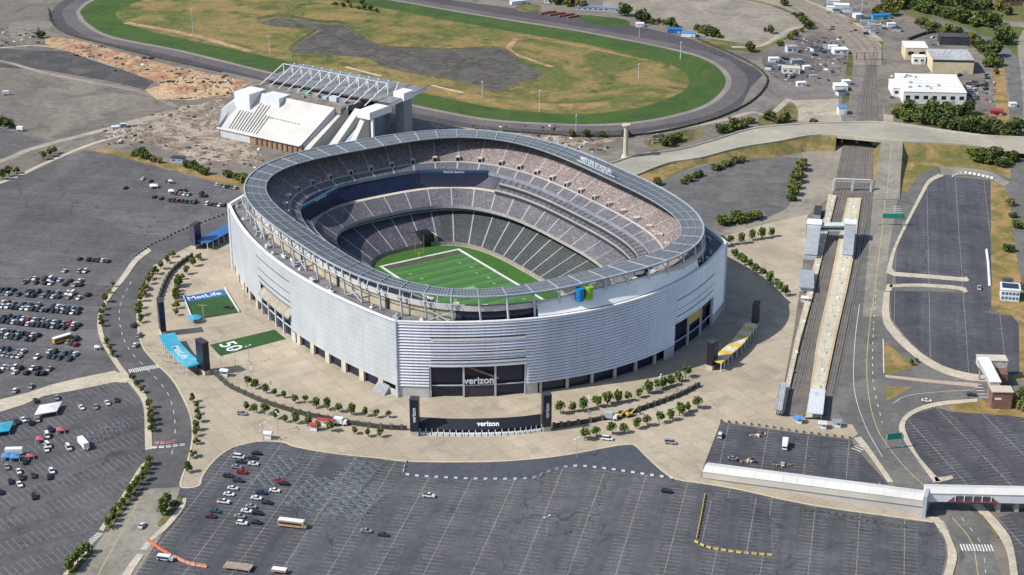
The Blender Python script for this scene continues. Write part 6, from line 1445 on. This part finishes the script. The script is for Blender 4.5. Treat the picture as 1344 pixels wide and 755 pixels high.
# outer rail of the racetrack
fence('thin dark rail round the right hand bend of the racetrack',[(660,173),(767,180),(847,177),(928,160),(983,136),(1006,111),(1000,94),(970,76),(916,52)],1.4)
fence('thin dark rail along the outer edge of the left racetrack bend',[(64,14),(68,30),(86,44),(130,57),(210,77),(290,95)],1.4)
fence('dark hoarding round the top of the industrial yard',[(1192,53),(1222,44),(1262,46),(1288,64),(1302,82),(1308,98)],2.4,w=1.4)
# industrial halls upper right ----------------------------------------
tt=shed((1226,137),46,52,9,'long white hall with white roof, lower of the industrial group',WHITE,mat('hall_roof_white',(.72,.70,.66),.8,.06,.12),-.08,'industrial_hall','hall',7)
for k in range(10): b=MB(); b.box(rd.uniform(-20,20),rd.uniform(6,46),9.4,rd.uniform(1,2.4),rd.uniform(1,2),1.); b.build('roof_unit',GREYROOF,tt)
b=MB(); 
for k in range(5): b.bar((-22,6+k*9,9.38),(22,6+k*9,9.38),.25)
b.build('roof_seam',PALECONC,tt)
shed((1181,128),11,26,7,'white annex at the left end of the long white hall',WHITE,MATS['hall_roof_white'],-.08,'industrial_hall','hall',2)
tt=shed((1250,97),32,34,11,'beige hall with flat grey roof in the middle of the industrial group',CREAM,mat('flat_grey_roof',(.36,.36,.37),.9,.1,.15),-.08,'industrial_hall','hall',0)
for k in range(8): b=MB(); b.box(rd.uniform(-14,14),rd.uniform(6,30),11.4,rd.uniform(1,3),rd.uniform(1,2),1.3); b.build('roof_unit',PALESTEEL,tt)
b=MB(); b.box(0,-.02,9.2,32.2,.1,1.8); b.build('dark_band',DARK,tt)
tt=shed((1202,79),18,22,10,'beige hall with white roof, left of the grey roofed one',CREAM,WHITE,-.08,'industrial_hall','hall',2); 
shed((1206,85),10,8,6,'small white annex in front of the left beige hall',WHITE,WHITE,-.08,'industrial_hall','hall',2)
shed((1260,60),34,14,7,'dark roofed shed behind the beige halls',DARK,mat('charcoal_roof',(.07,.07,.075),.9,.2,.3),-.1,'industrial_hall','hall')
shed((1308,152),9,7,3,'red roofed shed at the right end of the industrial yard',RED,RED,-.2,win=1); shed((1330,141),5,4,2.6,'white cabin beside the far right road',WHITE,WHITE)
shed((1153,26),10,7,3.5,'blue roofed shed beside the top tracks',BLUE,MATS['bright_blue'],.1); shed((1163,25),9,7,3,'blue roofed shed, right one of two beside the top tracks',BLUE,MATS['bright_blue'],.1)
shed((1093,6),12,7,3.5,'white roofed shed at the top, left of two',PALESTEEL,WHITE,-.2); shed((1104,12),14,8,3.5,'white roofed shed at the top, right of two',PALESTEEL,WHITE,-.2)
shed((1006,20),6,6,3,'x',WHITE,WHITE) if False else None
shed((1040,70),9,8,5,'grey block in the cinder yard beside a dark shadow',PALESTEEL,GREYROOF,.1,win=2); shed((1104,72),12,9,4,'white shed at the edge of the cinder yard',WHITE,WHITE,.1,win=2); shed((1038,97),14,9,4,'pale low building in the scrub right of the track bend',WHITE,PALECONC,-.1,win=3)
shed((1104,120),10,9,4,'white sheds stack beside the straight tracks',WHITE,WHITE,0.); shed((1106,151),6,8,5,'blue-white tank shed above the overpass',WHITE,MATS['tent_blue'],0.)
shed((1052,114),7,4,3,'white trailer office in the cinder yard',WHITE,WHITE,.1,win=2)
shed((885,44),12,8,3.2,'blue roofed shed by the top of the racetrack bend, left',ROYAL,MATS['bright_blue'],-.2); shed((903,49),12,8,3.2,'blue and white roofed shed by the top of the racetrack bend, right',WHITE,MATS['tent_blue'],-.2)
shed((785,15),40,8,3.2,'long grey-blue stable roof at the top behind the track',STEEL,mat('stable_roof',(.20,.23,.29),.8,.1,.15),-.25,'stable','stable',8)
shed((726,5),18,7,3.2,'pale stable roof at the top behind the track',PALESTEEL,GREYROOF,-.3,'stable','stable',4); shed((840,36),7,5,3,'small white hut at the edge of the racetrack grass',WHITE,WHITE,0.); shed((682,6),16,5,3,'low white shed at the top left of the stables',WHITE,WHITE,.4)
for k in range(7): P=at(716+k*6,18-(k%2)*1.5+k*.8); b=MB(); b.box(0,0,0,2.6,13,1.4); t=b.build('horse_walker_shed',mat('dull_red_roof',(.24,.09,.08),.8),None,(P.x,P.y,.1),R(-50)); tag(t,f'{ordw(k+1)} narrow dull red roof from the left beside the racetrack','shed','narrow red roofs by the track')
shed((1332,8),30,16,12,'reddish brick block at the top right corner',BRICK,MATS['flat_grey_roof'],.1,'apartment_block','building',6); shed((1285,3),40,14,9,'pale housing block at the top right',BROWNBRICK,MATS['flat_grey_roof'],.1,'apartment_block','building',8)
for k,(x,y,w_,d_,h_) in enumerate([(1090,14,7,5,3),(1098,18,6,5,3),(1112,17,9,6,3.5),(1120,22,7,5,3),(1128,24,8,6,3),(1136,30,9,6,3.5),(1144,33,6,5,3),(1152,38,8,5,3),(1170,36,7,5,3),(1176,42,8,5,2.8),(1146,44,5,4,2.6),(1138,40,5,4,2.6)]):
    shed((x,y),w_,d_,h_,f'small depot shed, {ordw(k+1)} from the left in the scatter right of the curved tracks',[WHITE,STEEL,PALESTEEL,GREYROOF][k%4],[WHITE,GREYROOF,MATS['stable_roof'] if 'stable_roof' in MATS else STEEL,DARK][(k*3)%4],rd.uniform(-.4,.4))
for k,(x,y,w_,d_,h_) in enumerate([(1016,82,8,5,3),(1026,88,6,4,2.6),(1046,84,9,4,2.8),(1060,92,6,4,2.6),(1072,68,7,5,3),(1084,64,6,4,2.6),(1094,66,7,5,3),(1008,92,5,4,2.4),(1068,104,6,4,2.6),(1112,112,6,5,3),(1106,126,7,5,3)]):
    shed((x,y),w_,d_,h_,f'small yard hut, {ordw(k+1)} in the scatter between the track bend and the railway',[WHITE,PALESTEEL,STEEL][k%3],[WHITE,GREYROOF,DARK][(k*2)%3],rd.uniform(-.5,.5))
# parked machinery in the yards
for k in range(42):
    px=rd.choice([(rd.uniform(1290,1306),rd.uniform(95,150)),(rd.uniform(1272,1284),rd.uniform(108,132)),(rd.uniform(1120,1160),rd.uniform(18,50)),(rd.uniform(1050,1100),rd.uniform(55,75)),(rd.uniform(1018,1060),rd.uniform(76,106)),(rd.uniform(1236,1262),rd.uniform(99,102))])
    c_=rd.choice(['white','silver','dark grey','black','dark blue','white']); area='industrial yard' if px[0]>1165 else ('top shed rows' if px[0]>1108 else 'cinder yard')
    car(px,c_,f"{c_} vehicle parked in the {area}, item {'abcdefghijklmnopqrstuvwxyzABCDEFG'[k]}" if False else f"{c_} vehicle, {ordw(k+1)} along the scatter through the {area}",rd.choice((0,.6,1.5)),'vehicles left about the far yards',rd.choice(['sedan','suv','van','van']))
# ================================================================ TOWERS, POLES
P=at(821,207); t=thing('lookout_tower','white tower with a flared cap behind the stadium on the right','tower',P); b=MB(); b.cyl(0,0,0,2,3.,2.4,8); b.cyl(0,0,2,21,1.7,1.5,8); b.build('shaft',PALECONC,t); b=MB(); b.cyl(0,0,21,22.4,1.6,3.0,8); b.cyl(0,0,22.4,23.2,3.0,3.0,8); hd=b.build('cap',PALECONC,t)
def pole(px,h,label,m=PALESTEEL,w=.35,arms=True,group='tall light poles'):
    P=at(*px); t=thing('light_pole',label,'light pole',P,rd.uniform(0,3),group); b=MB(); b.cyl(0,0,0,h,w,w*.5,6); b.build('mast',m,t)
    if arms: b=MB(); b.bar((-1.4,0,h),(1.4,0,h),w*.7); b.box(-1.3,0,h-.1,.9,.6,.3); b.box(1.3,0,h-.1,.9,.6,.3); b.build('lamp_head',WHITE,t)
for px,h,l in [((254,49),25,'pole on the infield grass, leftmost'),((354,70),14,'short pole left of the pond bed'),((708,147),16,'pole on the dry infield right of the pond bed'),((756,179),15,'pole beside the track near the dark trees'),((838,104),12,'short pole on the infield near its right end'),((893,78),14,'pole at the inner edge of the right track bend'),((839,50),12,'pole at the outer edge of the far straight'),((633,128),12,'pole near the lower edge of the infield'),((1131,15),26,'tall white mast at the top among the sheds')]: pole(px,h,l)
for px,l in [((291,492),'thin lamp pole right of the black slab tower, first'),((309,481),'thin lamp pole right of the black slab tower, second'),((327,476),'thin lamp pole right of the black slab tower, third'),((331,506),'thin lamp pole above the left fence'),((346,580),'lamp pole at the top edge of the bottom lot, left'),((757,600),'lamp pole at the top edge of the bottom lot, right'),((718,704),'lamp pole standing alone in the bottom lot'),((1290,210),'lamp pole on the bank above the right lot'),((365,566),'lamp pole on the plaza below the left tree rows'),((866,516),'lamp pole on the plaza inside the right fence'),((772,545),'lamp pole on the plaza right of the front gate'),((468,470),'lamp pole on the plaza in front of the smooth wall'),((322,400),'lamp pole beside the small turf field')]: pole(px,9,l,STEEL,.16,True,'slim lamp poles on plaza and lots')
# kerbside bits on the bottom edge
P=at(313,747); t=thing('scaffold_platform','tan scaffold platform at the bottom edge of the lower lot','platform',(P.x,P.y,.3),BH); b=MB(); b.box(0,0,.9,11,4.6,.3); b.build('deck',mat('plywood',(.34,.27,.20),.8,.5,.2),t)
for sx in (-1,0,1):
    for sy in (-1,1): b=MB(); b.box(sx*5,sy*2,0,.2,.2,2.); b.build('leg',STEEL,t)
P=at(367,752); t=thing('canopy_tent','x','tent',(P.x,P.y,.3)) if False else None
trailer((367,752),'pinkish flat trailer beside the scaffold platform at the bottom edge',BH,6,mat('pinkish',(.45,.25,.22),.7),1.6)
bus((216,736),'pale blue and white van beside the orange barriers at the bottom',BH,PALESTEEL,5.5,'van','van',WHITE,2.2,2.)
# picket line and bike racks by the left gate
for k,(x,y) in enumerate([(203,463),(210,468),(218,476),(226,484),(233,491),(196,455),(222,470),(232,478),(242,490),(214,458)]):
    P=at(x,y); t=thing('bike_rack',f"{ordw(k+1)} metal rack from the top between the road and the light blue canopy",'rack',(P.x,P.y,.3),rd.uniform(-.5,.2),'metal racks outside the left gate'); b=MB()
    for q in range(5): b.bar((q*1.1-2,0,0),(q*1.1-2,0,1.1),.12,n=3)
    b.bar((-2.2,0,1.1),(2.8,0,1.1),.14,n=3); b.build('rails',STEEL,t)
# red and white road barriers on the ring road
rb=barrier_proto(mat('barrier_red_white',(.55,.25,.23),.7,1.2,.5)); line_of(rb,[(206,583),(220,583),(234,581)],2.6,'red and white barrier in the upper row across the ring road','barriers across the ring road, upper row',sc=(1,1.4,1.2))
rb2=barrier_proto(WHITE); line_of(rb2,[(203,589),(220,588),(245,585)],3.0,'white barrier in the lower row across the ring road','barriers across the ring road, lower row',sc=(1,1.2,1.1))
# people-sized clutter on the small lot behind the walkway
for k,(px,l) in enumerate([((990,572),'black and brown gear heap at the top of the small walkway lot'),((981,606),'brown gear heap lower left on the small walkway lot'),((1024,612),'tiny cream gear heap near the walkway roof')]):
    P=at(*px); t=thing('gear_pile',l,'pile',(P.x,P.y,.3)); b=MB()
    for q in range(9): b.box(rd.uniform(-5,5),rd.uniform(-1.6,1.6),0,rd.uniform(.6,2),rd.uniform(.5,1.2),rd.uniform(.4,1.3),q%3,rd.uniform(0,3))
    b.build('crates',[DARK,BROWNBRICK,PALECONC],t)
# fallback: protos never placed
for t in list(CARS.values())+PT+YT+BT+BO:
    if t.name not in USED:
        for c_ in PROTO_KIDS[t.name]: bpy.data.objects.remove(c_)
        bpy.data.objects.remove(t)
# ================================================================ CAMERA, LIGHT
cam=bpy.data.cameras.new('camera'); co=bpy.data.objects.new('camera',cam); COL.objects.link(co); scene.camera=co
co.location=(0,0,CAMH); co.rotation_euler=(math.pi/2-TH,0,0); cam.sensor_width=36; cam.lens=F/PW*36; cam.clip_start=1; cam.clip_end=30000
SUN_AZ=R(180+17); SUN_EL=R(45)       # azimuth of the sun measured from +x: it stands to the left
sd=Vector((math.cos(SUN_AZ)*math.cos(SUN_EL),math.sin(SUN_AZ)*math.cos(SUN_EL),math.sin(SUN_EL)))
L=bpy.data.lights.new('sun','SUN'); L.energy=4.6; L.angle=R(.5); L.color=(1,.955,.88); lo=bpy.data.objects.new('sun',L); COL.objects.link(lo)
lo.rotation_euler=sd.to_track_quat('Z','Y').to_euler(); lo.location=(-300,600,400)
w=bpy.data.worlds.new('World'); scene.world=w; w.use_nodes=True; nt=w.node_tree; bg=nt.nodes['Background']; sky=nt.nodes.new('ShaderNodeTexSky')
sky.sky_type='NISHITA'; sky.sun_disc=False; sky.sun_elevation=SUN_EL; sky.sun_rotation=math.pi/2-SUN_AZ; sky.air_density=1.; sky.dust_density=1.
nt.links.new(sky.outputs[0],bg.inputs[0]); bg.inputs[1].default_value=.13
vs=scene.view_settings; scene.display_settings.display_device='sRGB'; vs.view_transform='Standard'; vs.look='None'; vs.gamma=1; vs.exposure=0.28; vs.use_curve_mapping=False
scene.cycles.max_bounces=4; scene.cycles.use_denoising=True
